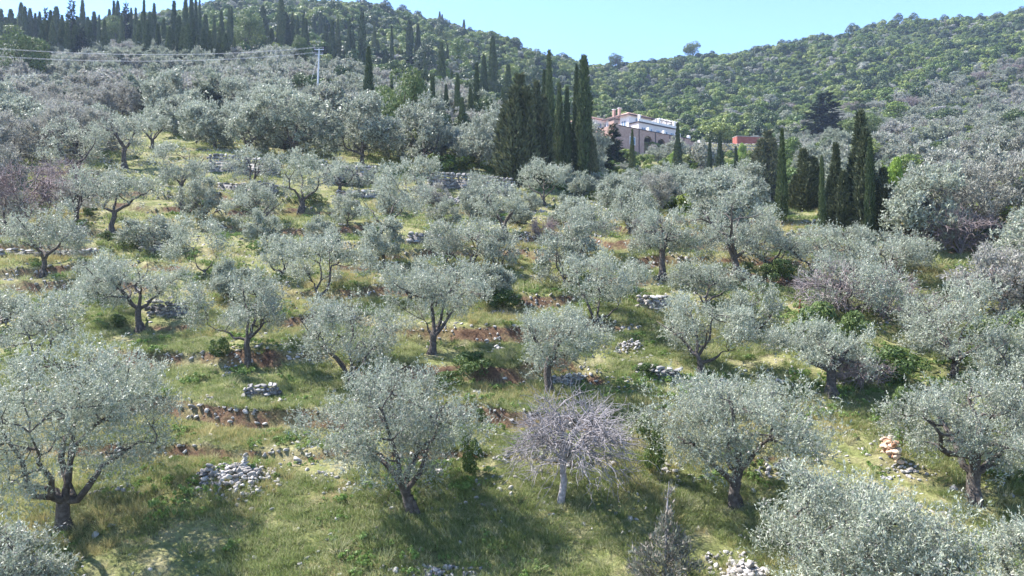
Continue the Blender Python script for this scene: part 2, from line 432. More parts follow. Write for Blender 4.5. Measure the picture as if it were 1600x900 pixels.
m, n, l = mat('grassy_ground'); M['ground'] = m
tc = n.new('ShaderNodeTexCoord'); co_ = tc.outputs['Object']
big = noise(n, l, .16, 4, .6, co_); mid = noise(n, l, 1.1, 5, .65, co_); fine = noise(n, l, 9, 4, .7, co_)
gr = ramp(n, [(.28, (.09, .11, .033)), (.45, (.17, .18, .065)), (.6, (.24, .22, .11)), (.75, (.33, .29, .19))]); l.new(mid, gr.inputs[0])
fn = ramp(n, [(.3, (.45, .45, .45)), (.7, (1.25, 1.25, 1.25))]); l.new(fine, fn.inputs[0])
grass = mix(n, l, 1.0, gr.outputs[0], fn.outputs[0], 'MULTIPLY')
sr = ramp(n, [(.3, (.075, .042, .027)), (.45, (.15, .092, .056)), (.6, (.18, .15, .07)), (.78, (.31, .26, .18))]); l.new(mid, sr.inputs[0])
soil = mix(n, l, 1.0, sr.outputs[0], fn.outputs[0], 'MULTIPLY')
g = n.new('ShaderNodeNewGeometry'); sx = n.new('ShaderNodeSeparateXYZ'); l.new(g.outputs['Normal'], sx.inputs[0])
ad = n.new('ShaderNodeMath'); ad.operation = 'MULTIPLY_ADD'; l.new(mid, ad.inputs[0]); ad.inputs[1].default_value = .35; l.new(sx.outputs[2], ad.inputs[2])
st = ramp(n, [(0, (1, 1, 1)), (1, (0, 0, 0))]); mr = n.new('ShaderNodeMapRange')
mr.inputs['From Min'].default_value = .84; mr.inputs['From Max'].default_value = .96
l.new(ad.outputs[0], mr.inputs[0]); l.new(mr.outputs[0], st.inputs[0])
bp = ramp(n, [(.56, (0, 0, 0)), (.70, (.9, .9, .9))]); 
b2 = n.new('ShaderNodeMath'); b2.operation = 'MULTIPLY_ADD'; l.new(big, b2.inputs[0]); b2.inputs[1].default_value = .75
b3 = n.new('ShaderNodeMath'); b3.operation = 'MULTIPLY'; b3.inputs[1].default_value = .3; l.new(mid, b3.inputs[0]); l.new(b3.outputs[0], b2.inputs[2])
l.new(b2.outputs[0], bp.inputs[0])
sf = n.new('ShaderNodeMath'); sf.operation = 'MAXIMUM'; l.new(st.outputs[0], sf.inputs[0]); l.new(bp.outputs[0], sf.inputs[1])
col = mix(n, l, sf.outputs[0], grass, soil)
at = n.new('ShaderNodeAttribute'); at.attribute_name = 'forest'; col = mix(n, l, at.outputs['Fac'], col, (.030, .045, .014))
p = n.new('ShaderNodeBsdfPrincipled'); p.inputs['Roughness'].default_value = .95; p.inputs['Specular IOR Level'].default_value = .15
l.new(col, p.inputs['Base Color'])
bm_ = n.new('ShaderNodeBump'); bm_.inputs['Strength'].default_value = .9; bm_.inputs['Distance'].default_value = .12
l.new(noise(n, l, 4, 6, .75, co_), bm_.inputs['Height']); l.new(bm_.outputs[0], p.inputs['Normal'])
o = n.new('ShaderNodeOutputMaterial'); l.new(p.outputs[0], o.inputs[0])
gme = mesh_np('ground', V, Fq, 4, m, True)
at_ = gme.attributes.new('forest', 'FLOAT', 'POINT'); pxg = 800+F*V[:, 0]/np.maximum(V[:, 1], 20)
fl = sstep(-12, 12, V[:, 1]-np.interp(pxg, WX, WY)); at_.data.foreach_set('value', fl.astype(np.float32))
gnd = link('ground', gme); gnd['kind'] = 'structure'
gnd['label'] = 'terraced grassy hillside with banks of red earth'

def px_of(x, y, z): return 800+F*x/y, 450-F*z/y
# ------------------------------------------------------------------ other plant meshes
def column_crown(seed, H, Wd, nq, L, Wl, matn, rough=.12, base=.04, top_pow=.75, spiky=.0, maxt=.3):
    rng = np.random.RandomState(seed)
    t = base+(1-base)*rng.rand(nq)**.9
    prof = np.where(t < maxt, .45+.55*(t/maxt)**.6, (1-(t-maxt)/(1-maxt)).clip(0)**top_pow)
    az = rng.rand(nq)*2*math.pi
    lump = 1+rough*2*(fbm(az*1.3+seed*3.1, t*H*.9, 3)-.5)*2+spiky*np.sin(az*5+t*H*2.3+seed)*.5
    r = Wd/2*prof*lump*(.72+.28*rng.rand(nq)**.5)
    P = np.stack([r*np.cos(az), r*np.sin(az), t*H], 1)
    out = np.stack([np.cos(az), np.sin(az), np.zeros(nq)], 1)
    D = unit(out*.42+np.array([0, 0, 1.])+rng.normal(0, .28, (nq, 3)))
    N = unit(out+rng.normal(0, .45, (nq, 3)))
    V, Fq = leaves(P, D, N, L*(.6+.8*rng.rand(nq)), Wl*(.6+.8*rng.rand(nq)))
    return mesh_np('crown', V, Fq, 4, M[matn])
def stem_mesh(H, r, top=.9, pale=False, sides=6):
    P = np.array([[0, 0, -.4], [0, 0, .3*H], [.02*H*.3, 0, .6*H], [0, 0, top*H]])
    v, f = tubes([(P, np.array([r*1.2, r*.8, r*.5, r*.12]))], sides)
    return mesh_np('trunk', v, f, 4, M['greybark' if pale else 'bark'], True)
def lobe_crown(seed, H, Wd, nl, nq, L, matn, base=.12, lr=(.24, .4), squash=.8, jit=.55, upb=.25, thin=.55, inner=.0):
    rng = np.random.RandomState(seed)
    C0 = np.array([0, 0, (1+base)/2*H]); R3 = np.array([Wd/2, Wd/2, (1-base)/2*H])
    v = unit(rng.normal(0, 1, (nl, 3))+np.array([0, 0, upb]))
    c = C0+v*R3*rng.uniform(.45, .78, (nl, 1)); r = rng.uniform(*lr, nl)*min(Wd/2, H*.5)*1.25
    idx = rng.choice(nl, nq, p=r**2/np.sum(r**2))
    d = unit(rng.normal(0, 1, (nq, 3))+unit(c[idx]-C0)*.5+np.array([0, 0, .25]))
    P = c[idx]+d*(r[idx]*(.78+.3*rng.rand(nq)))[:, None]*np.array([1, 1, squash])
    if inner: 
        k = rng.rand(nq) < inner; P[k] = C0+(P[k]-C0)*rng.rand(k.sum(), 1)
    N = unit(d+rng.normal(0, jit, (nq, 3))); D = unit(np.cross(N, rng.normal(0, 1, (nq, 3)))+np.array([0, 0, .3]))
    P[:, 2] = np.maximum(P[:, 2], .02)
    Lq = L*(.6+.8*rng.rand(nq))
    V, Fq = leaves(P-D*Lq[:, None]*.5, D, N, Lq, Lq*thin)
    return mesh_np('crown', V, Fq, 4, M[matn])
def fir_crown(seed, H, Wd, matn='fir', tiers=16, nq=3500, L=.5):
    rng = np.random.RandomState(seed); P, D, N = [], [], []
    for k in range(tiers):
        t = .06+.92*k/tiers
        rr = Wd/2*(1-t)**.8
        for b in range(rng.randint(5, 9)):
            az = rng.rand()*6.28; q = max(6, int(nq/tiers/6*(1-t)*1.8)); rad = rr*rng.uniform(.6, 1.15)
            s = rng.rand(q)**.7*rad
            z = t*H+s*.25-(s**2)*.10/max(rad, .5)+rng.normal(0, .10, q)
            a2 = az+rng.normal(0, .22, q)
            P.append(np.stack([s*np.cos(a2), s*np.sin(a2), z], 1))
            d = np.array([math.cos(az), math.sin(az), .1]); D.append(unit(d+rng.normal(0, .5, (q, 3))))
    P = np.concatenate(P); D = np.concatenate(D); N = unit(rng.normal(0, .5, P.shape)+np.array([0, 0, 1.]))
    V, Fq = leaves(P, D, N, L*(.5+rng.rand(len(P))), L*.35*(.5+rng.rand(len(P))))
    return mesh_np('crown', V, Fq, 4, M[matn])
def twig_dome(seed, H, Wd, matn, n1=7, n2=9, n3=10, th=.3, trk=.12, cx=0, droop=0., leafy=None, sides=3, zlow=.15, r3=.006):
    """bare branching crown; returns trunk mesh and twigs mesh"""
    rng = np.random.RandomState(seed); big, tw = [], []
    top = np.array([cx*.1, 0, th*H])
    if trk: big.append((curve_path((0, 0, -.2), top, rng, 6, .03), trk*np.array([1.5, 1.1, 1, .95, .9, .95])))
    C0 = np.array([cx, 0, H*.5])
    for a in range(n1):
        az = 2*math.pi*a/n1+rng.uniform(-.4, .4); el = rng.uniform(.05, 1.1)
        d = np.array([math.cos(az)*math.cos(el), math.sin(az)*math.cos(el), math.sin(el)])
        e = C0+d*np.array([Wd/2, Wd/2, H*.5])*.62
        P = curve_path(top, e, rng, 8, .06, up=.10); r0 = max(trk*.5, .03)
        big.append((P, np.linspace(r0, r0*.3, 8)))
        for b in range(n2):
            st = P[rng.randint(2, 8)]
            v = unit(rng.normal(0, 1, 3)*np.array([1, 1, .8])+d*.9+np.array([0, 0, .15]))
            e2 = C0+unit(st-C0+v*H*.35)*np.array([Wd/2, Wd/2, H*.5])*rng.uniform(.7, .98)
            e2[2] = max(e2[2]-droop*np.linalg.norm((e2-C0)[:2]), zlow*H)
            P2 = curve_path(st, e2, rng, 7, .15, up=.08); r1 = r0*.32
            (big if sides > 3 else tw).append((P2, np.linspace(r1, r3*1.6, 7)))
            for c in range(n3):
                s3 = P2[rng.randint(1, 7)]
                v3 = unit(rng.normal(0, .8, 3)+unit(e2-st)*.7+unit(s3-C0)*.5+np.array([0, 0, -droop*.8]))
                L3 = H*rng.uniform(.08, .24)
                P3 = curve_path(s3, s3+v3*L3, rng, 4, .17)
                tw.append((P3, np.linspace(r3*1.5, r3*.7, 4)))
    v, f = tubes(big, 6); t1 = mesh_np('trunk', v, f, 4, M[leafy or 'bark'], True)
    v, f = tubes(tw, 3); t2 = mesh_np('twigs', v, f, 4, M[matn], False)
    return t1, t2

rs = np.random.RandomState
# ------------------------------------------------------------------ olive trees placed from the photograph
PLACED = []      # (x, y, radius)
def base_at(px, py):
    x, y, z = hit(px, py); return x, y, gz(x, y)
# px,py of foot; x0,x1,ytop of crown; options; label
FG = [
 (98, 826, -70, 272, 532, dict(forks=[(172, 14), (118, 50), (18, 30), (55, 62), (95, 76), (200, 48), (285, 42)], th=.17, cb=.20, tr=.19, lobes=26, nshoot=6200), 'biggest grey-green olive tree with flared dark trunk and low horizontal limb'),
 (642, 802, 500, 728, 570, dict(forks=[(150, 40), (80, 62), (20, 66), (250, 60)], th=.12, cb=.22, tr=.17, lobes=19, nshoot=4400), 'olive tree with short V-shaped trunk, between stone heap and bare tree'),
 (1150, 792, 1008, 1292, 588, dict(forks=[(165, 38), (100, 70), (70, 78), (12, 58), (250, 65)], th=.20, cb=.26, tr=.17, lobes=22, nshoot=5000), 'wide olive tree with four upright limbs, right of the bare pale tree'),
 (1522, 784, 1392, 1650, 588, dict(forks=[(120, 55), (60, 75), (10, 35), (5, 12), (200, 40)], th=.26, cb=.30, tr=.20, lobes=20, nshoot=4600), 'olive tree with thick straight trunk and dark shadow on bright grass'),
 (1350, 1062, 1185, 1512, 735, dict(cb=.3, lobes=26, nshoot=6500, tr=.2), 'large sunlit olive crown rising over the lower picture edge'),
 (10, 1085, -80, 78, 800, dict(cb=.3, lobes=14, nshoot=3200, tr=.16), 'olive crown cut by the lower left corner'),
 (1625, 1030, 1522, 1720, 808, dict(cb=.3, lobes=14, nshoot=2600, tr=.16), 'olive crown cut by the lower right corner'),
 (858, 617, 792, 945, 478, dict(forks=[(150, 50), (60, 45), (20, 60), (220, 40)], th=.42, cb=.36, tr=.15, lobes=14, nshoot=2500), 'round olive on a straight dark trunk just behind the bare pale tree'),
 (675, 552, 598, 778, 405, dict(forks=[(140, 48), (95, 75), (60, 60), (30, 45)], th=.2, cb=.36, tr=.15, lobes=15, nshoot=2700), 'olive with open fan of dark limbs above a long grass shadow'),
 (548, 602, 448, 642, 462, dict(forks=[(150, 42), (95, 80), (30, 42), (200, 50)], th=.1, cb=.2, tr=.12, lobes=16, nshoot=2700), 'broad many-stemmed olive behind the V-trunk olive'),
 (389, 570, 300, 452, 432, dict(forks=[(172, 22), (80, 60), (40, 50), (120, 62)], th=.3, cb=.36, tr=.13, lobes=13, nshoot=2300), 'olive with one long bent limb reaching sideways over the slope'),
 (220, 514, 108, 295, 398, dict(forks=[(140, 38), (40, 38), (90, 70), (200, 40)], th=.3, cb=.34, tr=.15, lobes=14, nshoot=2300), 'wide olive with Y-forked trunk above the biggest olive'),
 (1093, 586, 1005, 1195, 466, dict(forks=[(150, 40), (100, 72), (50, 60), (8, 16)], th=.2, cb=.3, tr=.14, lobes=15, nshoot=2500), 'olive with leaning stems behind the wide four-limbed olive'),
 (1298, 616, 1218, 1378, 508, dict(forks=[(165, 32), (20, 35), (90, 60)], th=.42, cb=.42, tr=.19, lobes=13, nshoot=2300), 'flat-topped olive with stout twisted trunk beside green scrub'),
 (58, 592, -25, 145, 458, dict(forks=[(150, 50), (30, 45), (90, 72)], th=.2, cb=.26, tr=.10, lobes=13, nshoot=1700), 'thin airy olive behind the biggest olive tree'),
 (934, 516, 868, 1005, 392, dict(forks=[(135, 60), (90, 80), (25, 35)], th=.1, cb=.3, tr=.12, lobes=13, nshoot=2100), 'olive with three dark stems below the bright green herbs'),
 (496, 474, 436, 580, 362, dict(forks=[(140, 50), (90, 72), (45, 52)], th=.12, cb=.28, tr=.12, lobes=13, nshoot=2000), 'olive of several short stems in the middle of the grove'),
 (1035, 432, 985, 1085, 332, dict(forks=[(130, 62), (95, 80), (45, 60)], th=.45, cb=.42, tr=.17, lobes=11, nshoot=1700), 'olive on a thick pale-lit trunk with three stubby limbs'),
 (1150, 424, 1050, 1215, 306, dict(forks=[(60, 60), (20, 40), (140, 55), (250, 50)], th=.2, cb=.22, tr=.20, lobes=15, nshoot=2300), 'large dense dome-shaped olive with leaning trunk'),
 (595, 380, 548, 672, 260, dict(forks=[(150, 48), (40, 48), (15, 35)], th=.25, cb=.36, tr=.12, lobes=12, nshoot=1900), 'upright olive with slim forked trunk below the long stone wall'),
 (740, 418, 655, 805, 338, dict(forks=[(170, 25), (30, 40), (60, 70)], th=.1, cb=.2, tr=.12, lobes=12, nshoot=1700), 'low olive with two splayed trunks on red earth'),
 (790, 372, 735, 815, 278, dict(th=.2, cb=.22, lobes=10, nshoot=1300), 'narrow olive on the open bank between two terraces'),
 (405, 367, 345, 452, 293, dict(forks=[(130, 60), (50, 60), (20, 45)], th=.25, cb=.3, tr=.12, lobes=11, nshoot=1500), 'small olive with Y-shaped trunk on yellowish grass'),
 (178, 366, 112, 248, 263, dict(forks=[(160, 50), (20, 35), (90, 70)], th=.35, cb=.38, tr=.17, lobes=12, nshoot=1900), 'olive with double dark trunk above a shaded bank'),
 (284, 320, 226, 334, 226, dict(forks=[(25, 55), (80, 70), (150, 45)], th=.3, cb=.34, tr=.15, lobes=11, nshoot=1700), 'olive with leaning trunk beside tawny grass'),
 (68, 428, -10, 152, 318, dict(th=.2, cb=.22, tr=.14, lobes=14, nshoot=2100), 'bushy olive standing in tawny grass at the picture edge'),
 (320, 430, 252, 372, 343, dict(forks=[(165, 30), (25, 45)], th=.1, cb=.3, tr=.09, lobes=10, nshoot=1200), 'sparse low olive with thin pale stems among stones'),
 (470, 332, 428, 532, 233, dict(th=.18, cb=.2, lobes=11, nshoot=1500), 'olive in front of the end of the long stone wall'),
 (196, 264, 145, 238, 178, dict(th=.4, cb=.42, tr=.2, lobes=10, nshoot=1300), 'tall-stemmed olive with flared foot on lime green grass'),
 (120, 282, 58, 168, 188, dict(th=.2, cb=.25, lobes=11, nshoot=1400), 'many-stemmed olive beside the flared-foot olive'),
 (238, 236, 205, 268, 172, dict(th=.3, cb=.35, lobes=9, nshoot=900), 'small olive at the top of the lime green clearing'),
 (850, 320, 798, 895, 254, dict(forks=[(150, 40), (40, 45), (90, 70)], th=.2, cb=.25, tr=.14, lobes=11, nshoot=1300), 'rounded olive at the foot of the cypress clump'),
 (1100, 484, 1048, 1165, 405, dict(forks=[(150, 50), (40, 45), (10, 30)], th=.15, cb=.3, tr=.1, lobes=11, nshoot=1300), 'thin olive with curved stems below the dome-shaped olive'),
 (1182, 528, 1145, 1225, 438, dict(th=.15, cb=.2, lobes=9, nshoot=1100), 'small olive on the grassy ridge beside the rusty stake'),
 (910, 402, 862, 965, 312, dict(th=.2, cb=.2, lobes=11, nshoot=1300), 'pale thin olive left of the thick-trunked olive'),
 (1330, 505, 1240, 1425, 396, dict(th=.15, cb=.15, tr=.12, lobes=14, nshoot=1900, matn='olive'), 'mauve-tinged olive thicket tree on the gully side'),
 (1490, 590, 1405, 1588, 440, dict(th=.15, cb=.18, tr=.14, lobes=16, nshoot=2600), 'big billowing olive above the green scrub'),
 (1600, 640, 1530, 1690, 505, dict(th=.2, cb=.18, tr=.14, lobes=14, nshoot=2200), 'olive crown at the picture edge above the thick-trunked olive'),
 (600, 642, 566, 640, 556, dict(th=.15, cb=.1, lobes=7, nshoot=700, tr=.05), 'young olive sapling with single thin stem'),
 (752, 330, 722, 775, 270, dict(th=.2, cb=.2, lobes=8, nshoot=700), 'little olive in front of the tall stone wall'),
 (700, 412, 652, 724, 355, dict(forks=[(150, 40), (20, 60)], th=.1, cb=.3, tr=.08, lobes=8, nshoot=800), 'small bent olive next to the low splayed olive'),
 (602, 306, 568, 625, 262, dict(th=.2, cb=.15, lobes=8, nshoot=700), 'small olive pressed against the long stone wall'),
 (440, 432, 405, 480, 372, dict(th=.15, cb=.2, lobes=8, nshoot=900), 'small olive between the Y-shaped one and the short-stemmed one'),
 (640, 470, 596, 700, 408, dict(th=.15, cb=.2, lobes=9, nshoot=1100), 'pale olive half hidden behind the fan-limbed olive'),
 (8, 500, -50, 60, 452, dict(th=.15, cb=.2, lobes=9, nshoot=1000), 'low olive at the picture edge above the thin airy olive'),
 (530, 300, 505, 565, 240, dict(th=.2, cb=.15, lobes=8, nshoot=800), 'grey olive rising in front of the dark stone wall'),
 (655, 300, 625, 690, 246, dict(th=.2, cb=.15, lobes=8, nshoot=800), 'bushy olive at the start of the high grey wall'),
 (395, 300, 350, 430, 232, dict(th=.2, cb=.15, lobes=10, nshoot=1000), 'olive standing before the long shaded wall'),
 (20, 372, -40, 60, 290, dict(th=.15, cb=.15, lobes=10, nshoot=1200, matn='olive_mauve'), 'mauve-grey olive beside the pink-brown leafless tree'),
 (120, 345, 70, 165, 275, dict(th=.15, cb=.2, lobes=9, nshoot=1100, matn='olive_mauve'), 'mauve-tinted olive behind the double-trunked olive'),
 (985, 368, 945, 1030, 300, dict(th=.15, cb=.2, lobes=9, nshoot=1100), 'wispy olive on the bank above the thick-trunked olive'),
 (770, 425, 745, 812, 372, dict(th=.1, cb=.2, lobes=8, nshoot=800), 'small wispy olive at the edge of the red bank'),
 (1200, 424, 1158, 1252, 346, dict(th=.1, cb=.1, lobes=10, nshoot=1300), 'olive at the foot of the tall column cypress'),
 (1332, 412, 1285, 1378, 352, dict(th=.1, cb=.1, lobes=10, nshoot=1300), 'low olive hiding the feet of two gully cypresses'),
 (1405, 430, 1362, 1455, 346, dict(th=.1, cb=.1, lobes=10, nshoot=1300), 'silvery olive just right of the gully cypress row'),
 (1270, 430, 1215, 1330, 352, dict(th=.1, cb=.1, lobes=12, nshoot=1500), 'rounded olive in front of the gully cypresses'),
 (1380, 445, 1315, 1440, 368, dict(th=.1, cb=.1, lobes=12, nshoot=1500), 'low spreading olive below the tallest gully cypress'),
]
for k, (bx, by, x0, x1, yt, kw, lab) in enumerate(FG):
    x, y, z = base_at(bx, by)
    H = (by-yt)/F*y; Wd = (x1-x0)/F*y*1.04; cx = ((x0+x1)/2-bx)/F*y
    ls = min(1.0, .68+y/130)*(1 if y > 24 else 1.0)
    kw = dict(kw); kw['cb'] = kw.get('cb', .25)*.72; kw['nshoot'] = int(kw['nshoot']*.74); kw['lobes'] = kw['lobes']+3
    if y > 26:
        kw['nshoot'] = int(kw['nshoot']*.95); sc = 1+(y-26)/45
        kw.setdefault('leafL', .085*sc); kw.setdefault('leafW', .027*sc); kw['nleaf'] = max(8, int(14/sc))
    me = olive_meshes(100+k, H, Wd, cx, detail=1 if y < 40 else .5, **kw)
    put_tree('olive_tree', me, (x, y, z-.02), lab, 'olive tree')
    PLACED.append((x+cx, y, Wd/2))

# shared olive shapes for the denser groves
OV = [olive_meshes(300+k, [4.6, 5.3, 4.0, 4.8, 3.6, 5.0][k], [5.2, 4.8, 5.8, 5.0, 4.6, 5.6][k], [0, .5, -.6, .2, .7, -.3][k], nshoot=2000, nleaf=9, leafL=.18, leafW=.075, shootL=.45, detail=.5, lobes=[20, 16, 24, 13, 15, 18][k], cb=.05, th=.16, tr=.13) for k in range(6)]
OFAR = [olive_meshes(320+k, 5.0, 6.0, 0, nshoot=1100, nleaf=7, leafL=.34, leafW=.15, shootL=.6, detail=.0, lobes=20, cb=.03, th=.14, tr=.13, matn='olive_far') for k in range(5)]
OVM = [olive_meshes(340+k, 4.4, 5.4, 0, nshoot=1700, nleaf=9, leafL=.20, leafW=.06, shootL=.5, detail=.5, lobes=20, cb=.05, th=.14, tr=.11, matn='olive_mauve') for k in range(2)]
OFM = [olive_meshes(350+k, 4.6, 6.0, 0, nshoot=1000, nleaf=7, leafL=.34, leafW=.13, shootL=.6, detail=.0, lobes=20, cb=.03, th=.12, tr=.1, matn='olive_mauve') for k in range(2)]
def inpoly(poly, px, py):
    c = False; j = len(poly)-1
    for i in range(len(poly)):
        if (poly[i][1] > py) != (poly[j][1] > py) and px < (poly[j][0]-poly[i][0])*(py-poly[i][1])/(poly[j][1]-poly[i][1])+poly[i][0]: c = not c
        j = i
    return c
def house_zone(x, y, pad=2):
    dx, dy = x-HO[0], y-HO[1]; la = dx*HA[0]+dy*HA[1]; lb = dx*HB[0]+dy*HB[1]
    return -4-pad < la < 50+pad and -3-pad < lb < 26+pad
def in_view_lane(x, y, z, h):
    """keeps the sight line to the villa open"""
    px, _ = px_of(x, y, z)
    lim = 264 if 925 < px < 1200 and y < 165 else 252 if 925 < px < 1200 and y < 185 else 340 if 1200 <= px < 1420 and y < 78 else 262 if 800 < px <= 925 and y < 80 else 0
    return max(.3, min(1, ((450-lim)/F*y-z)/h)) if lim else 1.0
def fill(poly, spacing, Y0, Y1, seed, n=9000, ov=.85):
    r = rs(seed); out = []
    for _ in range(n):
        y = math.sqrt(r.uniform(Y0**2, Y1**2)); x = r.uniform(-.78, .78)*y
        z = gz(x, y); px, py = px_of(x, y, z)
        if not inpoly(poly, px, py) or house_zone(x, y): continue
        if any((x-a)**2+(y-b)**2 < (ov*(spacing/2+c))**2 for a, b, c in PLACED): continue
        PLACED.append((x, y, spacing/2)); out.append((x, y, z))
    return out
RA = [(-80, 330), (20, 330), (50, 262), (140, 262), (165, 205), (262, 205), (330, 236), (520, 256), (640, 262), (790, 272), (800, 225), (700, 170), (640, 150), (420, 108), (-80, 84)]
RB = [(800, 280), (850, 296), (960, 330), (1000, 352), (1060, 362), (1170, 400), (1250, 448), (1400, 480), (1420, 545), (1560, 560), (1720, 600), (1720, 340), (1470, 345), (1430, 425), (1260, 428), (1170, 352), (1160, 285), (1100, 262), (900, 258), (800, 262)]
RC = [(1235, 300), (1450, 335), (1720, 332), (1720, 92), (1560, 112), (1380, 170), (1215, 222)]
ORD = ['first', 'second', 'third', 'fourth', 'fifth', 'sixth', 'seventh', 'eighth', 'ninth', 'tenth', 'eleventh', 'twelfth', 'thirteenth', 'fourteenth', 'fifteenth', 'sixteenth', 'seventeenth', 'eighteenth', 'nineteenth', 'twentieth']
def ordi(k): return ORD[k] if k < 20 else '%d%s' % (k+1, {1: 'st', 2: 'nd', 3: 'rd'}.get((k+1) % 10, 'th') if (k+1) % 100 not in (11, 12, 13) else 'th')
def plant_olives(pts, shapes, group, row, seed, s0=.85, s1=1.2, mauve=None, band=7.):
    """row: phrase after 'row'; trees are counted along each row of equal distance"""
    r = rs(seed); y0 = min([p[1] for p in pts], default=0); rows = {}
    for p in pts: rows.setdefault(int((p[1]-y0)/band), []).append(p)
    names = {}
    for ri, k in enumerate(sorted(rows)):
        for ci, p in enumerate(sorted(rows[k], key=lambda q: q[0]/q[1])): names[p] = (ri, ci)
    for x, y, z in pts:
        s = r.uniform(s0, s1); s *= in_view_lane(x, y, z, 5*s)
        q = (s*r.uniform(.9, 1.15), s*r.uniform(.9, 1.15), s*r.uniform(.9, 1.1))
        px, py = px_of(x, y, z); mv = mauve and r.rand() < (.45 if px < 330 else .28 if px > 1200 else .12)
        sh = mauve if mv else shapes; ri, ci = names[(x, y, z)]
        lab = '%s olive, %s from left in the %s row %s' % ('mauve-grey' if mv else 'silvery', ordi(ci), ordi(ri), row)
        put_tree('olive_tree', sh[r.randint(len(sh))], (x, y, z-.05), lab, 'olive tree', group, r.rand()*6.28, q)
pA = fill(RA, 5.3, 54, 205, 1, 14000); pB = fill(RB, 4.3, 34, 172, 2, 16000); pC = fill(RC, 8.0, 75, 330, 3)
pD = fill([(110, 290), (330, 306), (560, 312), (800, 325), (980, 375), (1130, 440), (1150, 500), (700, 480), (90, 480)], 4.9, 33, 75, 4, 9000, .86)
allp = sorted([(p, 'D') for p in pD]+[(p, 'A') for p in pA]+[(p, 'B') for p in pB]+[(p, 'C') for p in pC], key=lambda q: q[0][1])
YLIM = allp[min(len(allp)-1, 252)][0][1]; print('OLIVES', len(allp), YLIM)
near = lambda P, lo, hi: [p for p in P if lo <= p[1] < min(hi, YLIM)]
plant_olives(near(pA, 0, 95), OV, 'silvery olives above the long stone wall', 'above the stone walls', 11, 1.0, 1.3, OVM)
plant_olives(near(pA, 95, 999), OFAR, 'olives under the cypress belt', 'under the cypress belt', 12, .85, 1.25, OFM)
plant_olives(near(pB, 0, 95), OV, 'olives massed in the gully', 'in the gully', 13, .85, 1.1, OVM)
plant_olives(near(pB, 95, 999), OFAR, 'olives below the villa', 'below the villa', 14, .7, 1.0, OFM)
plant_olives(near(pC, 0, 999), OFAR, 'olives beyond the gully cypresses', 'beyond the gully cypresses', 15, .8, 1.2, OFM)
plant_olives(near(pD, 0, 999), OV, 'small olives between the larger grove trees', 'of small grove trees', 17, .40, .62, OVM, 6.)
rest = np.array([p for p, _ in allp if p[1] >= YLIM]); r = rs(16); q = r.uniform(.85, 1.25, len(rest))
OST = [bpy.data.meshes.new('olive_mass') for _ in range(0)]
def merged(pair):
    (a_, b_) = pair; me = bpy.data.meshes.new('olive_whole'); bmm = bmesh.new(); bmm.from_mesh(a_); nf = len(bmm.faces); bmm.from_mesh(b_)
    bmm.faces.ensure_lookup_table()
    for f in bmm.faces[nf:]: f.material_index = 1
    bmm.to_mesh(me); bmm.free(); me.materials.append(M['bark']); me.materials.append(b_.materials[0]); return me
scatter('distant_olives', 'far olive grove reading as one pale grey-green mass', np.stack([rest[:, 0], rest[:, 1], rest[:, 2]-.1], 1),
        np.stack([q*0, q*0, r.rand(len(q))*6.28], 1), np.stack([q, q, q*r.uniform(.85, 1.1, len(q))], 1), [merged(p) for p in OFAR+OFM[:1]])

# ------------------------------------------------------------------ cypresses, firs, pines
CYP = [column_crown(400+k, 10, 1.25, 5200, .36, .11, 'cypress', .26, top_pow=[.7, .95, .8, 1.1, .6][k], maxt=[.2, .35, .5, .3, .6][k], spiky=.08) for k in range(5)]
CYN = [column_crown(410+k, 10, 1.9, 5200, .40, .13, 'cypress', .34, top_pow=1.0, maxt=.22, spiky=.12) for k in range(2)]
def multi_column(seed, n, matn):
    """several ragged spires grown together"""
    rng = np.random.RandomState(seed); Vs, Fs, o = [], [], 0
    for k in range(n):
        h = 8*(1 if k == 0 else rng.uniform(.45, .92)); w = rng.uniform(1.3, 2.1); q = int(15000/n)
        t = rng.rand(q)**.9; prof = np.where(t < .3, .55+.45*t/.3, (1-(t-.3)/.7).clip(0)**.8); az = rng.rand(q)*6.28
        lump = 1+.75*(fbm(az*1.1+seed+k*5, t*h*.55+k, 3)-.5)*2
        rr = w/2*prof*lump*(.6+.4*rng.rand(q)); a = rng.rand()*6.28; off = 0 if k == 0 else rng.uniform(.4, 1.15)
        c = np.array([math.cos(a)*off, math.sin(a)*off, 0]); P = np.stack([rr*np.cos(az), rr*np.sin(az), t*h], 1)+c*(1+.15*t[:, None])
        out = np.stack([np.cos(az), np.sin(az), np.zeros(q)], 1)
        D = unit(out*.8+np.array([0, 0, .9])+rng.normal(0, .4, (q, 3))); N = unit(out+rng.normal(0, .6, (q, 3)))
        V, Fq = leaves(P, D, N, .42*(.5+.9*rng.rand(q)), .15*(.6+.8*rng.rand(q))); Vs.append(V); Fs.append(Fq+o); o += len(V)
    return mesh_np('crown', np.concatenate(Vs), np.concatenate(Fs), 4, M[matn])
BRC = [multi_column(420+k, 4+k, 'brcyp') for k in range(3)]
FIR = [fir_crown(430+k, 9, 3.8) for k in range(3)]
CST = stem_mesh(10, .13)
PIN = [lobe_crown(440+k, 8, 7, 26, 6000, .34, 'pine', .16, (.22, .36), .65, .6, .5, .4, .15) for k in range(2)]
PST = twig_dome(445, 8, 6, 'bark', 6, 3, 0, .25, .22)[0]
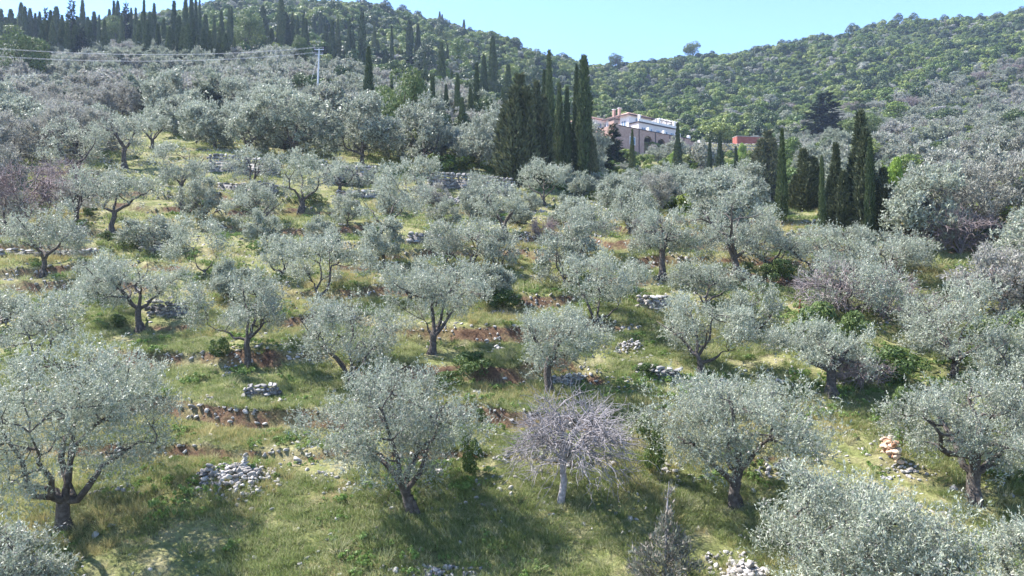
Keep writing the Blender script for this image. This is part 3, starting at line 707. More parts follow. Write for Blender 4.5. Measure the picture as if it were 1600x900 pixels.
def put(kind, px, py, top, w, label, group=None, lean=0, hide=0):
    """hide: how far (px) the foot is sunk behind what stands before it"""
    x, y, z = base_at(px, py+0)
    H = max(1.5, (py-top)/F*y); Wd = max(.35, w/F*y)
    r = rs(int(px*7+py)); rz = r.rand()*6.28
    src, h0, w0, cat, nm = {'c': (CYP, 10, 1.25, 'cypress', 'cypress_tree'), 'n': (CYN, 10, 1.9, 'cypress', 'cypress_tree'), 'b': (BRC, 8, 2.5, 'cypress', 'cypress_tree'),
                        'f': (FIR, 9, 3.8, 'fir', 'fir_tree'), 'p': (PIN, 8, 7, 'pine', 'pine_tree')}[kind]
    me = src[r.randint(len(src))]
    e = empty(nm, (x, y, z-.1), label, cat, group); e.scale = (Wd/w0, Wd/w0, H/h0); e.rotation_euler = (0, 0, rz)
    t = link('trunk', PST if kind == 'p' else CST, e); link('crown', me, e)
    if kind not in 'p': t.scale = (w0/1.25*.8, w0/1.25*.8, h0/10*.95)
    PLACED.append((x, y, Wd*.5)); return e
GB = 'cypresses of the belt below the left crest'
LB = 'dark narrow cypress in the belt along the crest beside the sky'
belt = [(2, 16, 9, 92), (9, 28, 8, 90), (17, 16, 9, 85), (24, 30, 9, 90), (39, 12, 7, 95), (47, 15, 9, 90), (55, 22, 8, 88), (62, 20, 7, 90), (79, 18, 9, 95), (88, 12, 10, 90), (97, 25, 8, 95),
        (129, 2, 9, 88), (137, 28, 8, 95), (147, 20, 10, 90), (155, 25, 6, 92), (171, 16, 7, 85), (178, 3, 7, 80), (184, 3, 6, 82), (205, 14, 6, 90), (212, 14, 7, 92), (225, -2, 7, 95), (222, 20, 6, 100), (234, 20, 7, 95),
        (241, 7, 7, 90), (230, 32, 7, 110), (272, 4, 10, 100), (280, 26, 8, 105), (290, -4, 9, 95), (299, -8, 6, 90), (306, -3, 7, 88), (312, 2, 6, 85), (293, 38, 9, 112), (321, 24, 8, 100), (335, 26, 7, 98), (346, 18, 6, 95), (358, 14, 5, 92), (362, 12, 5, 90), (309, 55, 6, 108), (339, 70, 5, 112), (366, 60, 6, 112), (33, 6, 8, 92), (70, 30, 8, 96), (105, 32, 9, 98), (117, 40, 9, 98), (122, 28, 7, 94), (141, 36, 9, 98), (163, 32, 9, 98), (190, 22, 8, 96), (217, 34, 9, 104), (247, 38, 9, 104), (256, 30, 8, 100), (265, 42, 9, 108), (286, 44, 9, 110), (302, 30, 9, 104), (318, 46, 9, 110), (328, 50, 9, 110), (343, 44, 8, 108), (352, 52, 9, 112), (5, 36, 9, 98), (13, 30, 9, 96), (66, 38, 9, 100), (82, 34, 8, 98)]
for k, (px, top, w, b) in enumerate(sorted(belt)): put('c', px, b+6, top, w*1.25, 'dark narrow cypress, %s from the left of the belt below the crest' % ordi(k), GB)
GC = 'cypresses standing in rows below the round hilltop'
LC = 'slender dark cypress in the row across the wooded hill behind the pole'
mid = [(411, 10, 8, 60), (405, 24, 5, 55), (418, 38, 6, 62), (446, 21, 13, 82), (457, 21, 6, 82), (465, 26, 5, 82), (474, 24, 6, 88), (478, 30, 7, 90), (491, 26, 5, 60), (501, 20, 6, 62), (507, 27, 5, 66), (510, 38, 8, 92), (519, 32, 9, 100),
       (528, 31, 7, 95), (546, 30, 6, 104), (542, 60, 5, 106), (552, 50, 6, 106), (566, 20, 8, 112), (562, 62, 8, 112), (585, 35, 6, 86), (590, 62, 6, 90), (602, 78, 7, 122), (612, 42, 4, 115), (640, 32, 8, 95), (653, 38, 8, 92), (664, 82, 7, 132),
       (656, 110, 8, 160), (699, 70, 5, 100), (690, 68, 10, 145), (424, 45, 8, 85), (433, 60, 6, 84), (620, 95, 5, 120), (555, 92, 5, 115)]
for k, (px, top, w, b) in enumerate(sorted(mid)): put('c', px, b+5, top, w*1.3, 'slender dark cypress, %s from the left of the rows below the round hilltop' % ordi(k), GC)
put('c', 439, 92, -3, 12, 'tallest cypress of the hillside rows, its tip over the skyline')
put('c', 576, 196, 75, 15, 'lone black-green cypress standing among olives near the utility pole')
put('n', 437, 160, 104, 15, 'short plump cypress just left of the utility pole')
for px, top, w, b in [(687, 12, 5, 30), (691, 16, 4, 31), (725, 26, 4, 46), (653, 13, 3, 24), (631, 16, 3, 22)]:
    put('c', px, b+4, top, w, {687: 'taller of two touching tiny cypresses on the skyline', 691: 'lower of two touching tiny cypresses on the skyline', 725: 'tiny lone cypress where the skyline drops to the saddle', 653: 'tiny pointed cypress on the rounded hilltop skyline', 631: 'tiniest cypress on the hilltop skyline, furthest left'}[px], 'cypresses on the hilltop skyline')
GD = 'cypresses between the big pine and the tall clump'
LD = 'thin dark cypress among silvery trees between the big pine and the tall cypress clump'
for px, top, w, b in [(706, 123, 6, 155), (715, 128, 8, 205), (697, 145, 7, 210), (756, 100, 9, 165), (774, 112, 6, 150), (745, 112, 9, 190), (735, 150, 8, 200), (785, 150, 6, 190), (650, 120, 8, 185), (676, 132, 9, 200), (722, 165, 8, 225), (764, 178, 8, 235), (612, 130, 7, 176)]:
    put('c', px, b+12, top-12, w*1.25, 'thin dark cypress among the trees around the big pine, %s from the left' % ordi(sorted([706, 715, 697, 756, 774, 745, 735, 785, 650, 676, 722, 764, 612]).index(px)), GD)
put('c', 770, 165, 58, 13, 'tall slim cypress with bristly tip behind the clump')
put('n', 794, 190, 102, 20, 'dark conical cypress left of the tall clump')
put('b', 812, 292, 118, 58, 'broad brownish bushy cypress at the near edge of the clump')
put('b', 838, 285, 128, 40, 'feathery brown-green cypress wedged into the clump')
put('c', 858, 268, 82, 15, 'tall dark cypress second in height within the clump')
put('c', 850, 265, 112, 12, 'narrow cypress hugging the second tallest of the clump')
put('n', 874, 284, 132, 20, 'leaning grey-lit cypress in the middle of the clump')
put('n', 886, 286, 138, 18, 'rough textured cypress beside the tallest of the clump')
put('c', 901, 284, 104, 12, 'slim cypress half hidden by the tallest of the clump')
put('c', 912, 292, 90, 21, 'tallest cypress of the clump, left of the villa')
put('b', 920, 288, 178, 24, 'ragged low cypress at the foot of the tallest one')
put('f', 958, 262, 190, 46, 'dark spreading conifer in front of the villa corner')
put('f', 938, 268, 195, 40, 'blackish fir between the cypress clump and the villa')
put('c', 988, 282, 203, 9, 'thin cypress before the villa arches')
put('n', 1059, 272, 193, 13, 'stout young cypress covering the last villa arch')
GE = 'young cypresses by the grey garden wall'
put('c', 1109, 275, 217, 7, 'narrowest young cypress in front of the grey garden wall')
put('n', 1125, 280, 208, 12, 'plump young cypress in front of the grey garden wall')
put('c', 1150, 298, 230, 8, 'lowest young cypress, below the rust red container')
put('b', 1200, 312, 205, 46, 'broad bushy cypress next to the column cypress below the container')
put('c', 1222, 352, 204, 16, 'tall column cypress with sunlit face rising from the gully')
put('b', 1255, 330, 232, 40, 'brown-green bushy cypress in the gully row')
put('c', 1284, 358, 244, 10, 'thin sunlit cypress in the gully row')
put('b', 1306, 352, 226, 32, 'grey feathery cypress in the gully row')
put('b', 1344, 360, 176, 44, 'tallest broad dark cypress of the gully row')
put('c', 1359, 368, 217, 14, 'bright green column cypress before the tallest gully cypress')
put('b', 1380, 366, 262, 34, 'squat brownish cypress ending the gully row')
for px, top, w, b in [(1408, 158, 5, 182), (1487, 147, 5, 166), (1560, 136, 5, 156), (1577, 128, 5, 150), (1554, 140, 4, 156), (1394, 154, 3, 170), (1252, 160, 4, 175)]:
    put('c', px, b+2, top, w, 'tiny cypress on the far terraces, %s from the left' % ordi(sorted([1408, 1487, 1560, 1577, 1554, 1394, 1252]).index(px)), 'small cypresses on the far terraces')
for px, top, w, b, lab in [(112, -6, 32, 95, 'tall fir with open whorled branches among the crest cypresses'), (72, 8, 22, 95, 'bushy dark fir in the crest belt beside the tall fir'),
                      (197, 0, 26, 92, 'dense dark fir left of the tallest crest cypress'), (128, 40, 30, 100, 'low wide fir in front of the crest cypresses')]:
    put('f', px, b+6, top, w, lab)
put('p', 33, 152, 40, 78, 'big dark pine in front of the cypress belt at the picture edge')
put('p', 181, 92, 27, 52, 'round bright green pine within the cypress belt')
put('p', 385, 92, 14, 56, 'wide pine with lighter green side behind the cypress belt')
put('p', 630, 245, 97, 84, 'big shaggy green pine standing over the olive grove')
put('p', 470, 118, 52, 34, 'olive green pine between hillside cypress rows')
put('p', 600, 190, 132, 34, 'low dark pine beside the lone cypress')
put('p', 962, 108, 83, 24, 'lone rounded pine on the saddle of the skyline')
put('p', 1083, 94, 65, 30, 'lone pine standing on the ridge right of the saddle')
put('f', 1288, 228, 142, 82, 'large layered green conifer right of the container')
put('p', 1345, 232, 176, 64, 'spreading dark pine right of the layered conifer')

# bright and dark shrubs with a place of their own
SHR = [lobe_crown(460+k, 1.6, 2.2, 12, 3200, .10, 'shrub', .02, inner=.2) for k in range(4)]
SHM = [lobe_crown(470+k, 3.2, 4.2, 16, 2600, .26, 'maquis', .02, inner=.1) for k in range(4)]
LIM = [lobe_crown(480+k, 3.2, 3.4, 14, 3000, .22, 'lime', .05, inner=.2) for k in range(2)]
def shrub(px, py, top, w, src, h0, w0, label, cat='shrub', group=None, nm='shrub'):
    x, y, z = base_at(px, py); r = rs(int(px*3+py))
    e = empty(nm, (x, y, z-.08), label, cat, group); H = (py-top)/F*y; Wd = w/F*y
    e.scale = (Wd/w0, Wd/w0, H/h0); e.rotation_euler = (0, 0, r.rand()*6.28); link('crown', src[r.randint(len(src))], e); return e
for a in [(668, 165, 132, 18, 'lime shrub glowing between the big pine and a thin cypress'), (1395, 330, 242, 34, 'feathery light green tree next to the gully cypresses'), (1597, 335, 262, 46, 'vivid green tree at the picture edge beyond the gully'),
          (1255, 112+110, 196, 30, 'fresh green bush beside the layered conifer'), (1052, 262, 235, 14, 'small light green bush below the villa wall'), (1160, 252, 222, 14, 'light green sapling before the rust red container')]:
    shrub(*a[:4], LIM, 3.2, 3.4, a[4], 'tree' if 'tree' in a[4] else 'bush')
for a in [(500, 160, 118, 70, 'dark green leafy tree right of the utility pole'), (1120, 222, 190, 56, 'round dark oak between the villa and the container'), (1450, 226, 190, 74, 'bright green spreading bush on the far slope'),
          (420, 120, 85, 60, 'dark round tree left of the utility pole foot'), (1020, 238, 224, 34, 'low dark bushes under the villa arches'), (980, 250, 232, 30, 'scrubby bush under the villa corner'), (1075, 262, 238, 30, 'brownish bush below the end of the villa')]:
    shrub(*a[:4], SHM, 3.2, 4.2, a[4], 'bush')
for a in [(792, 482, 448, 70, 'dark round shrub on the bank above the pale stones'), (1290, 560, 470, 130, 'dense dark green scrub behind the flat-topped olive'), (1385, 600, 535, 110, 'leafy green scrub beside the flat-topped olive'),
          (1340, 580, 480, 90, 'tangled dark scrub in the gully above the flat-topped olive'), (1410, 670, 600, 70, 'green scrub left of the thick-trunked olive'), (1020, 745, 640, 60, 'dark bush touching the wide four-limbed olive'), (735, 745, 672, 46, 'dark bush behind the V-trunk olive'),
          (345, 560, 524, 40, 'bright green low bush at the edge of a red bank'), (735, 592, 545, 90, 'sprawling green bush in the shade of the fan-limbed olive'), (480, 322, 300, 60, 'dark low shrub left of the upright olive'), (895, 545, 520, 60, 'grassy shrub under the three-stemmed olive'),
          (182, 512, 488, 50, 'olive green tussock shrub left of the Y-forked trunk'), (25, 575, 550, 40, 'small tawny shrub on the red bank'), (1560, 560, 480, 120, 'shady scrub between billowing olives'), (1215, 440, 400, 60, 'dark shrub in the gully shade below the dome-shaped olive'),
          (1010, 590, 562, 50, 'shrub at the shaded stone bank'), (700, 610, 575, 70, 'rank green bush on the shaded slope')]:
    shrub(*a[:4], SHR, 1.6, 2.2, a[4], 'shrub')
OAK = [lobe_crown(490+k, 6, 5.5, 14, 2600, .34, 'oak' if k else 'maquis', .02, (.26, .4), .85, .5, .3, .5, .1) for k in range(3)]
mass = [(612, 150, 118, 34), (650, 178, 140, 34), (676, 200, 158, 30), (690, 232, 190, 38), (722, 236, 200, 34), (735, 168, 136, 30), (760, 215, 172, 34), (800, 160, 128, 30), (665, 120, 92, 32), (715, 110, 86, 26), (640, 252, 214, 36), (830, 150, 118, 26), (540, 150, 118, 36), (470, 168, 138, 34), (780, 262, 226, 34), (596, 215, 178, 34)]
for k, a in enumerate(sorted(mass)):
    shrub(a[0], a[1], a[2]-24, a[3]*1.25, OAK, 6, 5.5, 'dark green bushy tree around the big pine, %s from the left' % ordi(k), 'tree', 'dark trees between pole and cypress clump', 'leafy_tree')
mass = [(1400, 200, 176, 40), (1480, 210, 184, 44), (1530, 250, 222, 44), (1420, 290, 258, 44), (1560, 300, 268, 50), (1500, 330, 296, 46), (1350, 262, 232, 44), (1300, 250, 224, 34), (1590, 210, 186, 40), (1240, 262, 232, 40), (1460, 262, 236, 40), (1570, 400, 362, 60), (1440, 345, 310, 44)]
for k, a in enumerate(sorted(mass)):
    shrub(a[0], a[1], a[2]-16, a[3]*1.25, OAK, 6, 5.5, 'round dark green tree on the slope beyond the gully, %s from the left' % ordi(k), 'tree', 'dark trees beyond the gully', 'leafy_tree')
GS = 'small dark shrubs dotted over the terraces'
r = rs(77); k = 0
while k < 70:
    y = math.sqrt(r.uniform(26**2, 70**2)); x = r.uniform(-.75, .6)*y; z = gz(x, y); px, py = px_of(x, y, z)
    if fbm(x*.2, y*.2, 2) < .42: continue
    s = r.uniform(.22, .6); e = empty('shrub', (x, y, z-.05), 'small low shrub growing on the open terraced slope', 'shrub', GS)
    e.scale = (s, s, s*.8); e.rotation_euler = (0, 0, r.rand()*6); link('crown', SHR[r.randint(4)], e); k += 1
# ------------------------------------------------------------------ bare pale tree, mauve thickets, young cypress in front
x, y, z = base_at(878, 786)
H = (786-606)/F*y; Wd = (1010-796)/F*y
me = twig_dome(51, H*1.04, Wd*1.02, 'greybark', 10, 13, 11, .36, .12, cx=.35, droop=.20, leafy='greybark', r3=.0065, zlow=.22)
put_tree('bare_tree', me, (x, y, z-.02), 'bare pale grey tree with tangled drooping twigs and no leaves', 'bare tree', None, 0, (1, 1, 1), ('trunk', 'twigs'))
MV = [twig_dome(60+k, 2.6, 3.6, 'mauve', 9, 8, 12, .06, .03, leafy='mauve', r3=.009, zlow=.05) for k in range(3)]
MP = [twig_dome(64+k, 2.6, 3.6, 'pinkbare', 9, 8, 12, .06, .03, leafy='pinkbare', r3=.009, zlow=.05) for k in range(2)]
def bare(px, py, top, w, src, label, group=None):
    x, y, z = base_at(px, py); r = rs(int(px+py)); H = (py-top)/F*y; Wd = w/F*y
    put_tree('bare_shrub', src[r.randint(len(src))], (x, y, z-.1), label, 'bare shrub', group, r.rand()*6, (Wd/3.6, Wd/3.6, H/2.6), ('stems', 'twigs'))
bare(1300, 500, 402, 120, MV, 'mauve leafless thicket above the green scrub of the gully')
bare(1380, 500, 412, 100, MV, 'lilac bare thicket between two billowing olives')
bare(1570, 480, 400, 90, MP, 'reddish bare thicket at the picture edge in the gully')
bare(1345, 605, 548, 110, MP, 'bleached fallen brush beside the flat-topped olive')
bare(1450, 520, 455, 110, MV, 'grey-mauve brush on the gully side')
bare(38, 352, 250, 140, MP, 'pink-brown leafless shrubby tree left of the double-trunked olive')
bare(100, 300, 245, 90, MP, 'russet bare twigs beside the many-stemmed olive')
bare(1440, 360, 300, 90, MV, 'pale mauve bush on the slope beyond the gully cypresses')
bare(1500, 400, 320, 120, MV, 'large mauve-grey thicket on the slope beyond the gully')
bare(850, 380, 335, 50, MP, 'small brown bare bush on the open bank')
bare(1270, 540, 490, 60, MP, 'dry russet bush beside the rusty stake')
for a in [(1230, 178, 160, 30), (1330, 175, 158, 34), (1420, 172, 150, 36), (1470, 158, 138, 40), (1530, 130, 112, 44), (1580, 120, 100, 40), (1350, 205, 185, 40), (1540, 180, 160, 40), (1590, 160, 140, 30), (1420, 240, 214, 44)]:
    bare(*a, MV, 'mauve leafless shrub on the stony far terraces, %s from the left' % ordi(sorted([1230, 1330, 1420.5, 1470, 1530, 1580, 1350, 1540, 1590, 1420]).index(a[0])), 'mauve shrubs on the far terraces')

# young cypress with bare top
x, y, z = base_at(1040, 925); H = (925-752)/F*y
e = empty('cypress_tree', (x, y, z), 'young blue-grey cypress with brown cones and a bare spindly top', 'cypress')
P = np.array([[0, 0, -.3], [0, 0, H*.3], [.02, 0, H*.6], [.05, 0, H*.8], [.09, 0, H]])
paths = [(P, np.array([.05, .04, .03, .022, .006]))]; rg = rs(5); cl = []; cones = []
for k in range(62):
    t = rg.uniform(.05, .95)**1.3; az = rg.rand()*6.28; L = (.95*max(0, 1-t*1.6)**.7+.12)*rg.uniform(.7, 1.1); s = np.array([.09*t**2, 0, H*t])
    e2 = s+np.array([math.cos(az)*L, math.sin(az)*L*.9, L*.55]); paths.append((curve_path(s, e2, rg, 5, .06), np.linspace(.012, .004, 5)))
    nn = int(120*max(0, 1-t*1.25)**1.1+6); tt = rg.rand(nn)**.6
    cl.append(np.stack([s+(e2-s)*q+rg.normal(0, .055, 3) for q in tt]))
    for _ in range(rg.randint(0, 4)): cones.append((s+(e2-s)*rg.uniform(.5, 1)+rg.normal(0, .03, 3), (.022, .022, .022)))
v, f = tubes(paths, 5); link('trunk', mesh_np('trunk', v, f, 4, M['greybark'], True), e)
cl = np.concatenate(cl); nn = len(cl)
D = unit(cl-np.array([0, 0, H*.2])+rg.normal(0, .7, (nn, 3))+[0, 0, 1.]); 
M['bluecyp'] = leaf_mat('grey_cypress_sprays', [(0, (.09, .10, .075)), (.5, (.18, .19, .14)), (.75, (.24, .20, .17)), (1, (.32, .32, .27))], .2, .6, .2, .1)
V, Fq = leaves(cl, D, unit(rg.normal(0, 1, (nn, 3))), .13*(.6+.8*rg.rand(nn)), .035*(.6+.8*rg.rand(nn)))
link('crown', mesh_np('crown', V, Fq, 4, M['bluecyp']), e)
M['cone'] = surf_mat('brown_cones', [(.3, (.12, .08, .06)), (.7, (.30, .22, .17))], 20, .8, .2)
link('cones', stones_mesh(cones, rg, M['cone'], 'cones'), e)

# rusty stake
M['rust'] = surf_mat('rusty_iron', [(.3, (.16, .06, .03)), (.7, (.33, .15, .08))], 12, .8, .3)
x, y, z = base_at(1250, 502); e = empty('metal_stake', (x, y, z), 'rusty leaning stake with a brace on the grassy ridge', 'stake')
v, f = tubes([(np.array([[-.12, 0, -.2], [.02, 0, 1.05]]), np.array([.035, .03]))], 6); link('post', mesh_np('post', v, f, 4, M['rust']), e)
v, f = tubes([(np.array([[.32, .05, -.1], [.02, 0, .72]]), np.array([.02, .02]))], 6); link('brace', mesh_np('brace', v, f, 4, M['rust']), e)

# ------------------------------------------------------------------ utility pole and wires
M['metal'] = surf_mat('pale_metal', [(.3, (.42, .42, .44)), (.7, (.60, .60, .62))], 4, .5, 0)
M['ceramic'] = surf_mat('dark_insulator', [(.3, (.10, .08, .10)), (.7, (.2, .16, .2))], 4, .3, 0)
xp, yp, zp = 800, 0, 0
xp, yp = (497-800)/F*118, 118.0; zp = gz(xp, yp); ztop = (450-76)/F*118
e = empty('utility_pole', (xp, yp, zp), 'pale utility pole with short crossarm among the olives', 'utility pole')
Hp = ztop-zp
v, f = tubes([(np.array([[-.15, 0, -.5], [0, 0, Hp*.5], [.18, 0, Hp]]), np.array([.17, .14, .10]))], 10); link('pole', mesh_np('pole', v, f, 4, M['metal'], True), e)
def box(bmq, c, s, rot=None):
    c = np.asarray(c, float); s = np.asarray(s, float)/2
    K = np.array([[-1, -1, -1], [1, -1, -1], [1, 1, -1], [-1, 1, -1], [-1, -1, 1], [1, -1, 1], [1, 1, 1], [-1, 1, 1]])*s
    if rot is not None: K = K@np.asarray(rot).T
    vs_ = [bmq.verts.new(k+c) for k in K]
    for q in ((0, 3, 2, 1), (4, 5, 6, 7), (0, 1, 5, 4), (1, 2, 6, 5), (2, 3, 7, 6), (3, 0, 4, 7)): bmq.faces.new([vs_[i] for i in q])
def bobj(name, fn, material, parent=None, bevel=0):
    b = bmesh.new(); fn(b)
    if bevel: bmesh.ops.bevel(b, geom=b.edges[:], offset=bevel, segments=1, affect='EDGES')
    me = bpy.data.meshes.new(name); b.to_mesh(me); b.free(); me.materials.append(material); return link(name, me, parent)
bobj('crossarm', lambda b: (box(b, (.18, 0, Hp-.15), (1.5, .14, .14)), box(b, (.18, 0, Hp-.9), (1.2, .12, .12))), M['metal'], e)
INS = [(-.5, Hp+.12), (.86, Hp+.12), (-.36, Hp-.68), (.72, Hp-.68)]
for dx, dz in INS:
    v, f = tubes([(np.array([[dx, 0, dz-.2], [dx, 0, dz-.1], [dx, 0, dz], [dx, 0, dz+.14]]), np.array([.05, .11, .09, .03]))], 8)
    link('insulator', mesh_np('insulator', v, f, 4, M['ceramic'], True), e)
v, f = tubes([(np.array([[.1, 0, Hp*.93], [-1.9, -1.2, -.6]]), np.array([.02, .02]))], 4); link('stay_wire', mesh_np('stay_wire', v, f, 4, M['metal']), e)
for k, (dx, dz) in enumerate(INS):
    a = np.array([xp+dx, yp, zp+dz+.12])
    yy = 96.; b = np.array([(-180-800)/F*yy, yy, (450-(58 if k < 2 else 72)-2*(k % 2))/F*yy])
    t = np.linspace(0, 1, 40)[:, None]; Pw = b+(a-b)*t; Pw[:, 2] -= 3.0*4*(t*(1-t))[:, 0]*.55
    v, f = tubes([(Pw, np.full(40, .013))], 4)
    o = link('power_line', mesh_np('power_line', v, f, 4, M['metal'])); tag(o, '%s of the four thin wires strung from the pole past the cypress belt' % ('topmost', 'second highest', 'third highest', 'lowest')[k], 'power line', 'power lines')
    yy = 190.; c = np.array([(1150-800)/F*yy, yy, (450-(150 if k < 2 else 156))/F*yy])

# ------------------------------------------------------------------ dry stone walls, piles, cairn, rocks
def wall(pts, h, label, size=.34, material='stone_d', top_pts=None, depth=.5, seed=0, cat='stone wall', nm='stone_wall'):
    """pts: pixels along the wall's foot"""
    r = rs(seed); Ps = [np.array(base_at(*p)) for p in pts]; items = []
    Vs, Fs, o = [], [], 0
    for a, b in zip(Ps[:-1], Ps[1:]):
        L = np.linalg.norm((b-a)[:2]); d = (b-a)/L; ang = math.atan2(d[1], d[0]); s = 0
        Rz = np.array([[math.cos(ang), -math.sin(ang), 0], [math.sin(ang), math.cos(ang), 0], [0, 0, 1]])
        zc = 0
        hh = h
        while zc < hh:
            ch = size*r.uniform(.5, .85); s = -r.rand()*size
            while s < L:
                ln = size*r.uniform(.6, 1.7); p = a+d*(s+ln/2)
                lim = hh*(.9+.3*fbm(p[0]*.5+seed, p[1]*.5, 2))
                if zc < lim:
                    g0 = gz(p[0], p[1])
                    V, Fc = STN[r.randint(10)]
                    Vv = (V*np.array([ln*.66, depth*.55*r.uniform(.8, 1.2), ch*.74]))@Rz.T
                    Vs.append(Vv+np.array([p[0]+r.normal(0, .04), p[1]+r.normal(0, .05), max(a[2]+(b[2]-a[2])*s/L, g0)-.15+zc+ch/2])); Fs.append(Fc+o); o += len(V)
                s += ln
            zc += ch
    for a, b in zip(Ps[:-1], Ps[1:]):
        d = (b-a)/np.linalg.norm((b-a)[:2]); nr = np.array([-d[1], d[0], 0])*depth*.10; up = np.array([0, 0, h*.62]); dn = np.array([0, 0, -.4])
        q = np.array([a-nr+dn, b-nr+dn, b+nr+dn, a+nr+dn, a-nr+up, b-nr+up, b+nr+up, a+nr+up])
        Vs.append(q); Fs.append(np.array([[0, 1, 5], [0, 5, 4], [1, 2, 6], [1, 6, 5], [2, 3, 7], [2, 7, 6], [3, 0, 4], [3, 4, 7], [4, 5, 6], [4, 6, 7]])+o); o += 8
    c = Ps[0]; V = np.concatenate(Vs)
    ob = link(nm, mesh_np(nm, V-c, np.concatenate(Fs), 3, M[material])); ob.location = c; tag(ob, label, cat); return ob
wall([(326, 268), (380, 271), (436, 276)], 1.5, 'long shaded dry stone wall below the dense olives', seed=1)
wall([(505, 286), (545, 288), (585, 290)], 1.7, 'tall dark dry stone wall between two olive crowns', seed=2)
wall([(672, 296), (705, 298), (740, 300), (800, 308)], 1.7, 'high grey dry stone wall left of the cypress clump', seed=3)
wall([(342, 297), (380, 299), (432, 301)], .7, 'low bluish stone wall below the long shaded wall', seed=4)
wall([(526, 306), (560, 307), (592, 309)], .6, 'low stone wall with a gap, behind the upright olive', seed=5)
wall([(680, 317), (710, 321), (736, 324)], .6, 'short low stone wall in front of the high grey wall', seed=6)
wall([(222, 392), (238, 395), (252, 396)], .9, 'short stump of blue-grey stone wall below the double-trunked olive', seed=7, material='stone')
wall([(236, 492), (262, 494), (292, 492)], .7, 'stone terrace wall beside the Y-forked olive trunk', .26, seed=8)
wall([(386, 620), (408, 621), (434, 619)], .55, 'little stone wall with flat top slab on a red bank', .2, seed=9, material='stone_d')
wall([(862, 598), (885, 599), (908, 597)], .42, 'curved low stone wall right of the straight olive trunk', .17, seed=10, material='stone', depth=.3)
wall([(1000, 482), (1020, 484), (1044, 482)], .7, 'grey stone heap wall below the bright green herbs', .25, seed=11, material='stone')
wall([(1380, 704), (1392, 712), (1404, 724)], .6, 'sun-reddened broken stone wall among green scrub', .2, seed=12, material='stone_r', depth=.35)
wall([(1000, 585), (1035, 590), (1060, 592)], .5, 'shaded tumbled stone bank between two olives', .22, seed=15)
wall([(640, 376), (668, 380), (690, 382)], .6, 'bluish rock ledge right of the upright olive', .4, seed=16)
wall([(0, 400), (0, 400.5), (90, 402), (150, 398)], .5, 'faint stone wall behind the bushy edge olive', .3, seed=17)

def pile(px, py, wpx, dm, hm, n, size, label, seed, material='stone', nm='stone_pile', cat='stone pile'):
    r = rs(seed); x, y, z = base_at(px, py); w = wpx/F*y; items = []
    for _ in range(n):
        a = r.rand()*6.28; q = r.rand()**.6; dx, dy = math.cos(a)*q*w/2, math.sin(a)*q*dm/2
        s = .8*size*r.uniform(.45, 1.3)**1.3*(1.1-.4*q)
        zz = gz(x+dx, y+dy)-z+hm*(1-q)**1.1*r.rand()**.5+s*.15
        items.append(((dx, dy, zz), (s*r.uniform(.45, .75), s*r.uniform(.4, .65), s*r.uniform(.28, .5))))
    if n <= 16 or seed == 30:
        src_ = [stones_mesh([((0, 0, 0), (1, 1, 1))], r, M[material], 'rock') for _ in range(3)]
        for (p_, s_) in items:
            o = link('rock', src_[r.randint(3)]); o.location = (x+p_[0], y+p_[1], z+p_[2]); o.scale = s_; o.rotation_euler = (r.normal(0, .2), r.normal(0, .2), r.rand()*6)
            tag(o, 'one of the '+label if not label.startswith('few ') else 'one of a '+label, 'rock', label)
        return
    o = link(nm, stones_mesh(items, r, M[material], nm)); o.location = (x, y, z); tag(o, label, cat); return o
pile(372, 752, 155, 2.0, .34, 420, .24, 'large sunlit heap of pale field stones around the cairn', 21)
pile(325, 748, 46, .9, .38, 60, .26, 'darker clump of stones at the edge of the large pale heap', 22, 'stone_d')
pile(494, 748, 58, .8, .10, 26, .20, 'loose line of stones right of the pale heap', 23)
pile(545, 766, 34, .6, .06, 14, .18, 'few flat white stones left of the V-trunk olive', 24)
pile(185, 770, 120, 1.3, .16, 80, .20, 'rubble spread right of the biggest olive trunk', 25, 'stone_d')
pile(985, 545, 52, 1.0, .42, 80, .24, 'rounded pile of grey stones beside a dark earth bank', 26)
pile(775, 552, 38, .7, .30, 45, .20, 'small pile of pale stones right of the fan-limbed olive', 27)
pile(632, 626, 36, .6, .22, 24, .28, 'pale slab and stones behind the V-trunk olive', 28)
pile(1128, 600, 30, .8, .16, 30, .20, 'pale stones at the foot of the leaning-stem olive', 29)
pile(1160, 612, 50, .9, .08, 26, .18, 'scattered small stones on yellow grass', 30)
pile(1315, 605, 62, .8, .18, 50, .19, 'white stones behind the twisted olive trunk', 31)
pile(1222, 602, 46, .6, .16, 40, .17, 'white stones left of the twisted olive trunk', 32)
pile(1225, 738, 84, 1.3, .20, 70, .22, 'band of bright stones right of the four-limbed olive', 33)
pile(1420, 738, 90, 1.2, .06, 40, .18, 'sparse white stones on the grass left of the thick-trunked olive', 34)
pile(1040, 748, 70, .7, .05, 22, .16, 'scattered pale stones right of the bare tree', 35)
pile(1140, 890, 100, 1.2, .14, 90, .18, 'pale rubble on red earth at the bottom', 36)
pile(1168, 902, 80, .8, .42, 120, .30, 'pale broken stones at the bottom behind the large olive crown', 50)
pile(680, 902, 190, .7, .12, 110, .22, 'row of blue-grey stones along the bottom edge', 51, 'stone_d')
pile(1005, 472, 60, .9, .2, 30, .2, 'grey rubble just above the grey heap wall', 37)
pile(785, 492, 44, .8, .14, 40, .2, 'whitish stones under the dark round shrub', 38)
pile(745, 616, 60, 1.2, .12, 60, .2, 'stones lying in the long olive shadow', 39, 'stone_d')
pile(845, 335, 30, .9, .3, 30, .4, 'grey rocks below the rounded olive', 40, 'stone_d')
pile(825, 378, 50, 1.2, .15, 50, .3, 'pale rock scatter on the open bank', 41)
pile(690, 292, 20, .5, .1, 8, .3, 'few stones fallen from the high grey wall', 42, 'stone_d')
